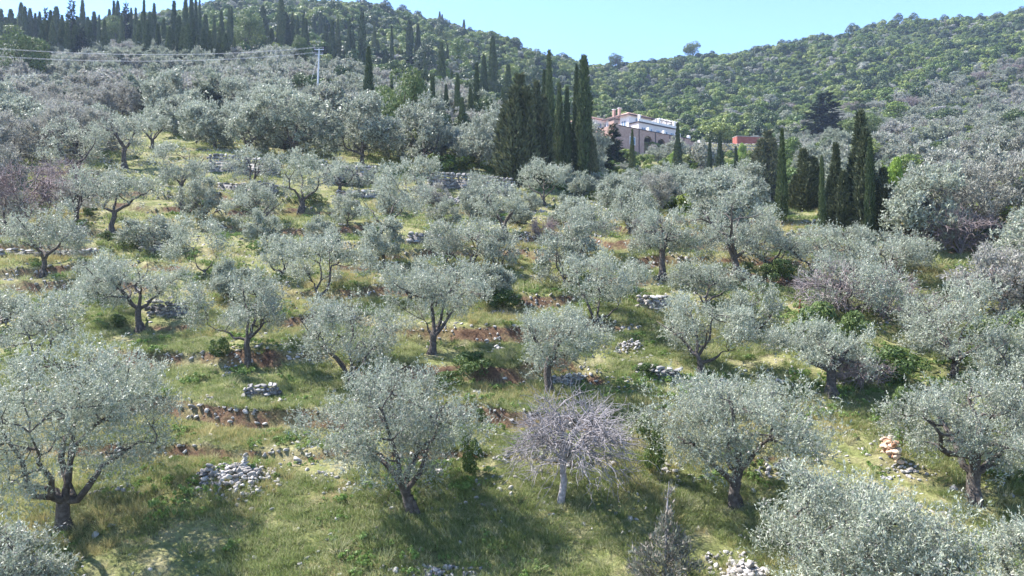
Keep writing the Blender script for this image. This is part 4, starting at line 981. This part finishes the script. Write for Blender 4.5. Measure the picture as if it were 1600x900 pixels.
pile(590, 438, 26, .6, .15, 16, .3, 'white rocks beyond the broad many-stemmed olive', 43)
pile(310, 632, 60, 1.0, .10, 22, .28, 'angular pale rocks right of the biggest crown', 44)
pile(440, 632, 70, 1.0, .10, 40, .22, 'grey rubble below the little slab wall', 45)
pile(60, 500, 90, 1.2, .1, 40, .22, 'whitish stones behind the thin airy olive', 46)
pile(360, 440, 50, .8, .2, 20, .3, 'bluish boulders beside the sparse low olive', 47, 'stone_d')
pile(560, 570, 40, .8, .1, 20, .2, 'stones at the foot of the many-stemmed olive', 48)
pile(1200, 545, 40, .8, .14, 30, .2, 'pale stones beyond the leaning-stem olive', 49)

x, y, z = base_at(381, 736); r = rs(9)
e = empty('cairn', (x, y, z), 'stacked cairn with a rounded capstone on the pale heap', 'cairn'); zz = .0
for k, s in enumerate([(.34, .30, .13), (.30, .26, .10), (.25, .24, .10), (.20, .2, .075), (.17, .16, .07), (.15, .15, .06), (.21, .17, .085)]):
    o = link('capstone' if k == 6 else 'stone', stones_mesh([((0, 0, 0), np.array(s)*.62)], r, M['stone_d' if k == 6 else 'stone'], 'stone'), e); o.location = (r.normal(0, .012)+.01*k, 0, zz+s[2]*.5); zz += s[2]*.86
    
RK = [stones_mesh([((0, 0, 0), (.5, .42, .30))], rs(200+k), M['stone' if k % 2 else 'stone_d'], 'rock') for k in range(6)]
r = rs(88); k = 0
while k < 190:
    y = math.sqrt(r.uniform(19**2, 55**2)); x = r.uniform(-.72, .6)*y; z = gz(x, y)
    if fbm(x*.15+9, y*.15, 3) < .47: continue
    s = r.uniform(.14, .62)**1.4; o = link('rock', RK[r.randint(6)]); o.location = (x, y, z+.02*s); o.scale = (s, s, s); o.rotation_euler = (r.normal(0, .3), r.normal(0, .3), r.rand()*6)
    tag(o, 'loose limestone rock lying in the terrace grass', 'rock', 'loose rocks on the terraces'); k += 1

# ------------------------------------------------------------------ villa
M['render'] = surf_mat('pale_render', [(.3, (.46, .41, .40)), (.7, (.56, .51, .49))], 1.5, .9, .1)
M['white'] = surf_mat('white_paint', [(.3, (.60, .56, .55)), (.7, (.70, .66, .65))], 2, .7, 0)
M['pinkstone'] = surf_mat('pink_stone_cladding', [(.3, (.28, .17, .14)), (.55, (.38, .25, .21)), (.8, (.48, .35, .30))], 1.6, .9, .4)
M['tile'] = surf_mat('terracotta_tiles', [(.3, (.42, .23, .18)), (.7, (.58, .38, .32))], 2.5, .85, .3)
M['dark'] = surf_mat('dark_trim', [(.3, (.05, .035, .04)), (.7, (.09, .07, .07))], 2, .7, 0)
M['wood'] = surf_mat('grey_timber', [(.3, (.30, .26, .25)), (.7, (.42, .38, .36))], 2, .8, 0)
M['glass'] = surf_mat('window_glass', [(.3, (.10, .15, .22)), (.7, (.22, .28, .36))], .6, .12, 0)
M['red'] = surf_mat('rust_red_steel', [(.3, (.25, .07, .055)), (.7, (.34, .115, .09))], 1.2, .6, .15)
HR = np.array([[HA[0], HB[0], 0], [HA[1], HB[1], 0], [0, 0, 1]])
def hz(py, y): return (450-py)/F*y
v0 = empty('villa', (HO[0], HO[1], 36.0), 'large hillside villa with pink stone arcade, white upper floor and tiled roofs', 'villa'); v0.rotation_euler = (0, 0, math.atan2(HA[1], HA[0]))
Z0 = 36.0
def hb(name, boxes, material, parent=None, bevel=0):    # boxes in house coordinates (a0,a1,b0,b1,z0,z1), absolute z
    def fn(b):
        for a0, a1, b0, b1, z0, z1 in boxes: box(b, ((a0+a1)/2, (b0+b1)/2, (z0+z1)/2-Z0), (a1-a0, b1-b0, z1-z0))
    return bobj(name, fn, M[material], parent or v0, bevel)
# arcade wall with real arched openings: piers + spandrels
ZT, ZB = 38.6, 30.5
arches = [(10.3, 13.4), (15.3, 18.2), (21.6, 24.0)]
def arcade(b):
    edges = [0.0]
    for a0, a1 in arches: edges += [a0, a1]
    edges.append(28.0)
    for k in range(0, len(edges), 2): box(b, ((edges[k]+edges[k+1])/2, .3, (ZT+ZB)/2-Z0), (edges[k+1]-edges[k], .6, ZT-ZB))
    for a0, a1 in arches:
        w = (a1-a0)/2; cx = (a0+a1)/2; zs = 36.0; N = 10
        for j in range(N):
            p0 = math.pi-math.pi*j/N; p1 = math.pi-math.pi*(j+1)/N
            u0, u1 = cx+w*math.cos(p0), cx+w*math.cos(p1); q0, q1 = zs+w*.95*math.sin(p0), zs+w*.95*math.sin(p1)
            pts = [(u0, q0), (u1, q1), (u1, ZT), (u0, ZT)]
            f_ = [b.verts.new((u, 0, zz-Z0)) for u, zz in pts]; g_ = [b.verts.new((u, .6, zz-Z0)) for u, zz in pts]
            b.faces.new(f_[::-1] if False else f_); b.faces.new(g_[::-1]); b.faces.new([f_[0], g_[0], g_[1], f_[1]])
        box(b, (cx, .3, (33.2+ZB)/2-Z0), (a1-a0, .6, 33.2-ZB))
aw = bobj('arcade_wall', arcade, M['pinkstone'], v0)
hb('end_wall', [(0.002, .6, .62, 7, 30.5, ZT-.002), (27.4, 27.998, .62, 9, 30.5, ZT-.002)], 'pinkstone')
hb('corner_tower', [(-.35, 1.2, -.25, 1.6, 30.4, 39.9)], 'pinkstone'); hb('tower_cap', [(-.5, 1.35, -.4, 1.75, 39.9, 40.05)], 'dark')
hb('coping', [(1.36, 28.1, -.12, .72, ZT, ZT+.16)], 'dark')
hb('terrace_slab', [(.62, 27.38, .62, 14, 37.2, 37.5)], 'render')
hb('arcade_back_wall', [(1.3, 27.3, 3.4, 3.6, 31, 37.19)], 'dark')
for a in (8.4, 14.3, 19.7, 25.2): hb('pilaster', [(a, a+.25, -.10, -.002, 32, ZT-.003)], 'dark')
for a in (11.9, 17.6, 23.4, 27.3): hb('parapet_post', [(a, a+.6, -.06, .68, ZT+.16, ZT+1.0)], 'white')
wn = hb('window', [(5.2, 7.2, -.05, .0-.002, 34.6, 36.6)], 'white'); hb('pane', [(5.35, 6.12, -.07, -.052, 34.75, 36.45), (6.28, 7.05, -.07, -.052, 34.75, 36.45)], 'glass', wn)
hb('stepped_wall', [(28.0, 32.5, .0, .6, 30.5, 38.0), (32.5, 36, 0, .6, 30.5, 37.3)], 'pinkstone'); hb('coping', [(28.11, 32.6, -.1, .7, 38.0, 38.14), (32.61, 36.1, -.1, .7, 37.3, 37.44)], 'dark'); hb('parapet_post', [(31.7, 32.3, -.06, .66, 38.14, 38.9)], 'white')
# lower storey under the roof terrace
hb('lower_storey_wall', [(11.6, 26, 3.0, 12, 37.5, 41.3)], 'render')
hb('balcony_band', [(11.4, 26.2, 2.8, 12.2, 41.3, 41.6)], 'dark'); hb('balcony_parapet', [(11.5, 26.1, 2.9, 3.15, 41.6, 42.2), (25.85, 26.1, 3.15, 12, 41.6, 42.2)], 'white')
for a in (12.5, 15.2, 18, 21, 23.5):
    w_ = hb('window', [(a, a+1.5, 2.93, 2.998, 38.2, 40.3)], 'white'); hb('pane', [(a+.12, a+.7, 2.91, 2.93, 38.3, 40.2), (a+.8, a+1.38, 2.91, 2.93, 38.3, 40.2)], 'glass', w_)
for a in (11.7, 19.0, 24.9): hb('terrace_post', [(a, a+.55, 2.8, 3.35, 42.2, 43.3)], 'white')
pg = hb('pergola', [(19.6, 27.8, 4.2, 4.4, 43.3, 43.5), (19.6, 27.8, 9.0, 9.2, 43.3, 43.5)]+[(19.8+1.9*k, 20.05+1.9*k, 4.3, 4.5, 41.6, 43.3) for k in range(4)], 'wood')
for k in range(8): hb('beam', [(20+k*1.0, 20.16+k*1.0, 3.4, 10, 43.5, 43.68)], 'white', pg)
# upper block
hb('upper_wall', [(11.2, 19.6, 6, 14, 41.602, 43.7), (11.2, 11.58, 6, 14, 37.5, 41.602), (11.58, 19.6, 12.21, 14, 37.5, 41.602)], 'white')
for b0 in (6.8, 9.3, 11.8):
    def lw(b, b0=b0): box(b, (11.17, b0+.85, 40.9-Z0), (.06, 1.7, 3.2))
    w_ = bobj('window', lw, M['white'], v0)
    def lp(b, b0=b0): box(b, (11.13, b0+.45, 40.9-Z0), (.02, .62, 2.9)); box(b, (11.13, b0+1.25, 40.9-Z0), (.02, .62, 2.9))
    bobj('pane', lp, M['glass'], w_)
w_ = hb('window', [(13.6, 17.2, 5.92, 5.998, 41.9, 43.3)], 'white'); hb('pane', [(13.75, 15.3, 5.89, 5.92, 42.0, 43.2), (15.5, 17.05, 5.89, 5.92, 42.0, 43.2)], 'glass', w_)
def hip(name, a0, a1, b0, b1, z0, h, ov=.7, th=.22):
    a0 -= ov; a1 += ov; b0 -= ov; b1 += ov
    def fn(b):
        m_ = min(a1-a0, b1-b0)/2
        base = [(a0, b0), (a1, b0), (a1, b1), (a0, b1)]
        lo = [b.verts.new((p, q, z0-Z0)) for p, q in base]; up = [b.verts.new((p, q, z0+th-Z0)) for p, q in base]
        if a1-a0 > b1-b0: rd = [(a0+m_, (b0+b1)/2), (a1-m_, (b0+b1)/2)]
        else: rd = [((a0+a1)/2, b0+m_), ((a0+a1)/2, b1-m_+.01)]
        rv = [b.verts.new((p, q, z0+th+h-Z0)) for p, q in rd]
        b.faces.new(lo[::-1])
        for k in range(4): b.faces.new([lo[k], lo[(k+1) % 4], up[(k+1) % 4], up[k]])
        if a1-a0 > b1-b0:
            b.faces.new([up[0], up[1], rv[1], rv[0]]); b.faces.new([up[1], up[2], rv[1]]); b.faces.new([up[2], up[3], rv[0], rv[1]]); b.faces.new([up[3], up[0], rv[0]])
        else:
            b.faces.new([up[0], up[1], rv[0]]); b.faces.new([up[1], up[2], rv[1], rv[0]]); b.faces.new([up[2], up[3], rv[1]]); b.faces.new([up[3], up[0], rv[0], rv[1]])
    return bobj(name, fn, M['tile'], v0)
hip('roof', 11.2, 19.6, 6, 14.0, 43.7, 1.7)
hb('eaves_trim', [(10.45, 20.35, 5.25, 5.3, 43.55, 43.9), (10.4, 10.45, 5.25, 14.75, 43.55, 43.9)], 'dark')
hb('wing_wall', [(6.8, 14.4, 16, 24, 36.3, 44.1)], 'white'); hip('roof', 6.8, 14.4, 16, 24, 44.1, 1.5)
for a in (7.6, 10.2, 12.6):
    w_ = hb('window', [(a, a+1.3, 15.94, 15.998, 41.2, 43.3)], 'render'); hb('pane', [(a+.1, a+1.2, 15.92, 15.94, 41.3, 43.2)], 'glass', w_)
for b0 in (9.0, 10.9):
    c_ = hb('chimney', [(10.95, 11.55, b0, b0+.6, 42, 45.9)], 'pinkstone'); hb('chimney_cap', [(10.87, 11.63, b0-.08, b0+.68, 45.9, 46.05)], 'white', c_)
for k in range(3): tag(hb('extra', [(0, .1, 0, .1, 37, 37.1)], 'render'), 'x') if False else None

# container
def hp(px, y): return (px-800)/F*y
cy0 = 194.; cz = 36.6
ct = empty('shipping_container', (hp(1170, cy0), cy0, cz), 'rust red container standing on the level ground past the villa', 'container'); ct.rotation_euler = (0, 0, R(12))
def cbody(b):
    box(b, (0, 0, 1.45), (8.0, 2.4, 2.7))
    for k in range(26): box(b, (-3.85+k*.31, -1.235, 1.45), (.15, .066, 2.5))
bobj('body', cbody, M['red'], ct)
bobj('roof_frame', lambda b: (box(b, (0, 0, 2.86), (8.15, 2.6, .12)),), M['wood'], ct)
bobj('door', lambda b: (box(b, (-4.03, -.56, 1.45), (.05, 1.05, 2.5)), box(b, (-4.03, .56, 1.45), (.05, 1.05, 2.5))), M['red'], ct)
# garden retaining wall right of the villa
def wall3(pw, h, label, seed, size=.5):
    r = rs(seed); Vs, Fs, o = [], [], 0
    for a, b in zip(pw[:-1], pw[1:]):
        a = np.array(a, float); b = np.array(b, float); L = np.linalg.norm(b-a); d = (b-a)/L; ang = math.atan2(d[1], d[0])
        Rz = np.array([[math.cos(ang), -math.sin(ang), 0], [math.sin(ang), math.cos(ang), 0], [0, 0, 1]]); zc = 0
        while zc < h:
            ch = size*r.uniform(.5, .9); s = 0
            while s < L:
                ln = size*r.uniform(.7, 1.7); p = a+d*(s+ln/2); V, Fc = STN[r.randint(10)]
                Vs.append((V*np.array([ln*.58, .3, ch*.62]))@Rz.T+p+np.array([0, 0, zc])); Fs.append(Fc+o); o += len(V); s += ln
            zc += ch
    V = np.concatenate(Vs); c = np.array(pw[0], float)
    ob = link('stone_wall', mesh_np('stone_wall', V-c, np.concatenate(Fs), 3, M['stone'])); ob.location = c; tag(ob, label, 'stone wall')
def w3(px, py, y): return (hp(px, y), y, hz(py, y))
wall3([(46.2, 187, 32.4), (56, 187, 32.2), (68, 187, 32.2)], 4.3, 'grey stone retaining wall between the villa and the container', 31)
wall3([w3(1130, 264, 172), w3(1165, 266, 170)], 1.6, 'lower grey stone wall below the retaining wall', 32)
wall3([w3(1196, 232, 196), w3(1262, 226, 204)], 1.6, 'stone wall running right from the container', 33)
wall3([w3(1460, 226, 150), w3(1500, 216, 156)], .7, 'faint stone terrace on the far slope', 34)
wall3([w3(1455, 172, 230), w3(1478, 169, 234)], .7, 'pale stone terrace high on the far slope', 35)
M['post'] = M['metal']
for px in (1222, 1238, 1253, 1275):
    x, y = hp(px, 200), 200.; z = gz(x, y)
    v, f = tubes([(np.array([[0, 0, -.2], [0, 0, 2.4]]), np.array([.06, .05]))], 5)
    o = link('fence_post', mesh_np('fence_post', v, f, 4, M['metal'])); o.location = (x, y, z); tag(o, 'thin pale fence post on the wall right of the container', 'fence post', 'fence posts by the container')

# ------------------------------------------------------------------ far wood, undergrowth, grass, gravel (countless)
WD = [lobe_crown(500+k, 5.0, 6.2, 15, 1300, .52, 'maquis', .0, (.24, .40), .75, .45, .35, .6) for k in range(7)]
WD += [lobe_crown(510, 5.0, 6.0, 15, 1300, .5, 'oak', .0, (.24, .40), .75, .45, .35, .6), lobe_crown(511, 6.5, 6.0, 12, 1300, .5, 'oak', .0, (.3, .45), .9, .45, .35, .6),
       lobe_crown(512, 4.2, 6.2, 18, 1300, .5, 'olive_far', .0, (.2, .35), .8, .6, .35, .5), lobe_crown(513, 3.5, 6, 14, 1100, .5, 'olive_mauve', .0, (.2, .4), .8, .6, .35, .5)]
r = rs(600); n0 = 130000
yy = np.sqrt(r.uniform(150**2, 470**2, n0)); xx = r.uniform(-.92, .92, n0)*yy; zz = ground_z(xx, yy)
px = 800+F*xx/yy; py = 450-F*zz/yy
ymin = np.interp(px, WX, WY)
keep = yy > ymin+(r.rand(n0)-.5)*14
kk = np.nonzero(keep)[0]; sel = []; cell = {}
for i_ in kk:
    x, y = xx[i_], yy[i_]; s = 2.5+y*.0025; c = (int(x//5), int(y//5)); ok = True
    for a in (-1, 0, 1):
        for b in (-1, 0, 1):
            for q in cell.get((c[0]+a, c[1]+b), ()):
                if (q[0]-x)**2+(q[1]-y)**2 < s*s: ok = False; break
            if not ok: break
        if not ok: break
    if ok: cell.setdefault(c, []).append((x, y)); sel.append(i_)
sel = np.array(sel); print('WOOD', len(sel))
nS = len(sel); s = r.uniform(.60, 1.10, nS)*(.74+.6*fbm(xx[sel]*.05, yy[sel]*.05, 2))
scatter('hillside_woodland', 'dense evergreen wood covering both far hills up to the skyline', np.stack([xx[sel], yy[sel], zz[sel]-.9], 1),
        np.stack([np.zeros(nS), np.zeros(nS), r.rand(nS)*6.28], 1), np.stack([s*r.uniform(.85, 1.2, nS), s*r.uniform(.85, 1.2, nS), s*r.uniform(.8, 1.15, nS)], 1), WD)
# undergrowth below the dense olives
r = rs(601); n0 = 14000
yy = np.sqrt(r.uniform(50**2, 330**2, n0)); xx = r.uniform(-.8, .8, n0)*yy; zz = ground_z(xx, yy); px = 800+F*xx/yy; py = 450-F*zz/yy
k1 = np.array([(inpoly(RA, a, b) and c > 90 or inpoly(RB, a, b) or inpoly(RC, a, b) or (640 < a < 1000 and 150 < b < 275) or (900 < a < 1330 and 228 < b < 300)) and not (house_zone(d, c, -2) and not (c < 187 and d > 40)) for a, b, c, d in zip(px, py, yy, xx)])
k1 &= (fbm(xx*.06, yy*.06, 2) > np.where((px > 900) & (px < 1330), .2, .36))
nS = int(k1.sum()); s = r.uniform(.3, .75, nS)*np.where(px[k1] > 1230, 1.5, 1); print('UNDER', nS)
UG = [lobe_crown(520+k, 2.6, 3.6, 10, 900, .34, 'maquis', .0, (.26, .42), .8, .5) for k in range(4)]
scatter('undergrowth', 'scrubby undergrowth filling the gaps between distant olives', np.stack([xx[k1], yy[k1], zz[k1]-.2], 1),
        np.stack([np.zeros(nS), np.zeros(nS), r.rand(nS)*6.28], 1), np.stack([s, s, s], 1), UG)

def tuft(seed, nb, h, rad, w, matn, lean=.5):
    rg = rs(seed); a = rg.rand(nb)*6.28; q = rg.rand(nb)**.5*rad
    P = np.stack([q*np.cos(a), q*np.sin(a), np.full(nb, -.03)], 1)
    D = unit(np.stack([np.cos(a), np.sin(a), np.zeros(nb)], 1)*lean*rg.rand(nb, 1)+rg.normal(0, .22, (nb, 3))+[0, 0, 1.])
    L = h*(.5+.7*rg.rand(nb)); S = unit(np.cross(D, rg.normal(0, 1, (nb, 3))))
    bend = unit(D*[1, 1, .3]+rg.normal(0, .05, (nb, 3)))
    m1 = P+D*(L*.55)[:, None]; tip = m1+unit(D*.8+bend*.6-[0, 0, .25])*(L*.5)[:, None]
    V = np.stack([P-S*w*.5, P+S*w*.5, m1+S*w*.4, tip, m1-S*w*.4], 1).reshape(-1, 3)
    b = np.arange(nb)*5; F1 = np.stack([b, b+1, b+2, b+4], 1); F2 = np.stack([b+4, b+2, b+3, b+3], 1)
    # use triangles everywhere
    T = np.concatenate([np.stack([b, b+1, b+2], 1), np.stack([b, b+2, b+4], 1), np.stack([b+4, b+2, b+3], 1)])
    return mesh_np('tuft', V, T, 3, M[matn])
GT = [tuft(700+k, 60, .17, .22, .010, 'grass', .8) for k in range(5)]
GT2 = [tuft(710+k, 40, .42, .14, .009, 'dry', .5) for k in range(3)]
HB_ = [lobe_crown(720+k, .16, .5, 8, 260, .045, 'herb', 0, (.3, .5), .8, .9) for k in range(3)]
GTU = [tuft(740+k, 90, .36, .20, .011, 'grass', .9) for k in range(3)]
GTF = [tuft(730+k, 34, .26, .42, .030, 'grass', .8) for k in range(4)]
def slope_ok(x, y):
    e_ = .12; sx_ = (ground_z(x+e_, y)-ground_z(x-e_, y))/(2*e_); sy_ = (ground_z(x, y+e_)-ground_z(x, y-e_))/(2*e_)
    return np.sqrt(sx_**2+sy_**2)
def points(n0, Y0, Y1, seed, dens, xlim=.74, maxslope=.78, wt=None):
    r = rs(seed); y = np.sqrt(r.uniform(Y0**2, Y1**2, n0)); x = r.uniform(-xlim, xlim, n0)*y
    if wt is not None: k = r.rand(n0) < wt(y); x, y = x[k], y[k]
    sl_ = slope_ok(x, y); k = (sl_ < maxslope)&(r.rand(len(x)) < dens(x, y)); x, y = x[k], y[k]
    return x, y, ground_z(x, y), r
gd = lambda x, y: sstep(.34+.08*sstep(26, 32, y), .52+.10*sstep(26, 32, y), fbm(x*.35+2, y*.35+4, 3))*(.25+.75*sstep(.3, .6, fbm(x*1.1, y*1.1, 2)))
x, y, z, r = points(150000, 15, 40, 801, gd); nS = len(x); print('GRASS', nS)
s = r.uniform(.45, 1.15, nS)*(.6+.9*fbm(x*.25+60, y*.25, 3))
scatter('grass', 'green and yellowish grass growing on the terraces', np.stack([x, y, z], 1), np.stack([r.normal(0, .15, nS), r.normal(0, .15, nS), r.rand(nS)*6.28], 1), np.stack([s*1.1, s*1.1, s], 1), GT)
x, y, z, r = points(5200, 15, 48, 806, lambda x, y: .25+.75*sstep(.45, .6, fbm(x*.4+70, y*.4+31, 2)), maxslope=1.4); nS = len(x); s = r.uniform(.5, 1.25, nS)
scatter('tussocks', 'taller grass tussocks standing out of the turf', np.stack([x, y, z], 1), np.stack([r.normal(0, .12, nS), r.normal(0, .12, nS), r.rand(nS)*6.28], 1), np.stack([s, s, s], 1), GTU)
x, y, z, r = points(90000, 38, 110, 802, gd, wt=lambda y: .35+.65*(60/np.maximum(y, 60))**2); nS = len(x); print('GRASSFAR', nS)
k = np.array([not (inpoly(RA, a, b) and c > 100) for a, b, c in zip(800+F*x/y, 450-F*z/y, y)])
x, y, z = x[k], y[k], z[k]; nS = len(x); s = r.uniform(.5, 1.2, nS)
scatter('distant_grass', 'shorter grass on the upper terraces', np.stack([x, y, z], 1), np.stack([r.normal(0, .15, nS), r.normal(0, .15, nS), r.rand(nS)*6.28], 1), np.stack([s*1.2, s*1.2, s], 1), GTF)
x, y, z, r = points(26000, 16, 60, 803, lambda x, y: sstep(.52, .66, fbm(x*.22+30, y*.22+11, 3))); nS = len(x); s = r.uniform(.5, 1.1, nS); print('DRY', nS)
scatter('dry_grass', 'tawny dry grass stalks in patches between the olives', np.stack([x, y, z], 1), np.stack([r.normal(0, .12, nS), r.normal(0, .12, nS), r.rand(nS)*6.28], 1), np.stack([s, s, s], 1), GT2)
x, y, z, r = points(30000, 16, 60, 804, lambda x, y: sstep(.50, .75, fbm(x*.5+80, y*.5+51, 3))*.7); nS = len(x); s = r.uniform(.5, 1.6, nS); print('HERB', nS)
scatter('herbs', 'leafy green herbs spreading through the grass', np.stack([x, y, z], 1), np.stack([r.normal(0, .15, nS), r.normal(0, .15, nS), r.rand(nS)*6.28], 1), np.stack([s, s, s], 1), HB_)
x, y, z, r = points(30000, 16, 75, 805, lambda x, y: sstep(.46, .62, fbm(x*.25+9, y*.4+3, 3)), maxslope=2.5); nS = len(x); s = (r.uniform(.25, 1, nS)**2.4)*.24+.03; print('STONES', nS)
ST_ = [stones_mesh([((0, 0, 0), (.5, .45, .3))], rs(900+k), M['stone'], 'stone') for k in range(6)]
scatter('rubble', 'small pale stones strewn over the terraces', np.stack([x, y, z], 1), np.stack([r.normal(0, .3, nS), r.normal(0, .3, nS), r.rand(nS)*6.28], 1), np.stack([s, s, s], 1), ST_)

def bank(x, y):
    s_ = slope_ok(x, y); return (.10+.9*(s_ > .75))*sstep(.40, .56, fbm(x*.3+29, y*.3+13, 3))
x, y, z, r = points(130000, 22, 75, 807, bank, maxslope=9); nS = len(x); s = (r.uniform(.3, 1, nS)**2.6)*.27+.04; print('BANK', nS)
STD_ = [stones_mesh([((0, 0, 0), (.5, .42, .3))], rs(920+k), M['stone_d' if k % 2 else 'stone'], 'stone') for k in range(6)]
scatter('terrace_rubble', 'grey limestone rubble spilling along the terrace banks', np.stack([x, y, z], 1), np.stack([r.normal(0, .3, nS), r.normal(0, .3, nS), r.rand(nS)*6.28], 1), np.stack([s, s, s], 1), STD_)
# ------------------------------------------------------------------ haze
if HAZE_DENSITY:
    hm = bpy.data.materials.new('haze'); hm.use_nodes = True; n = hm.node_tree.nodes; n.clear()
    o = n.new('ShaderNodeOutputMaterial'); pv = n.new('ShaderNodeVolumePrincipled'); pv.inputs['Density'].default_value = HAZE_DENSITY
    pv.inputs['Color'].default_value = (.55, .70, 1.0, 1); pv.inputs['Anisotropy'].default_value = .2
    hm.node_tree.links.new(pv.outputs[0], o.inputs['Volume'])
    gzv = Z.min()-1; top = max(float(Z.max()), 175)+14
    hb_ = bobj('haze', lambda b: box(b, (0, 410, (top+gzv)/2), (1860, 1000, top-gzv)), hm)
    tag(hb_, 'thin bluish haze filling the air over the hillside', 'haze', None, 'stuff')
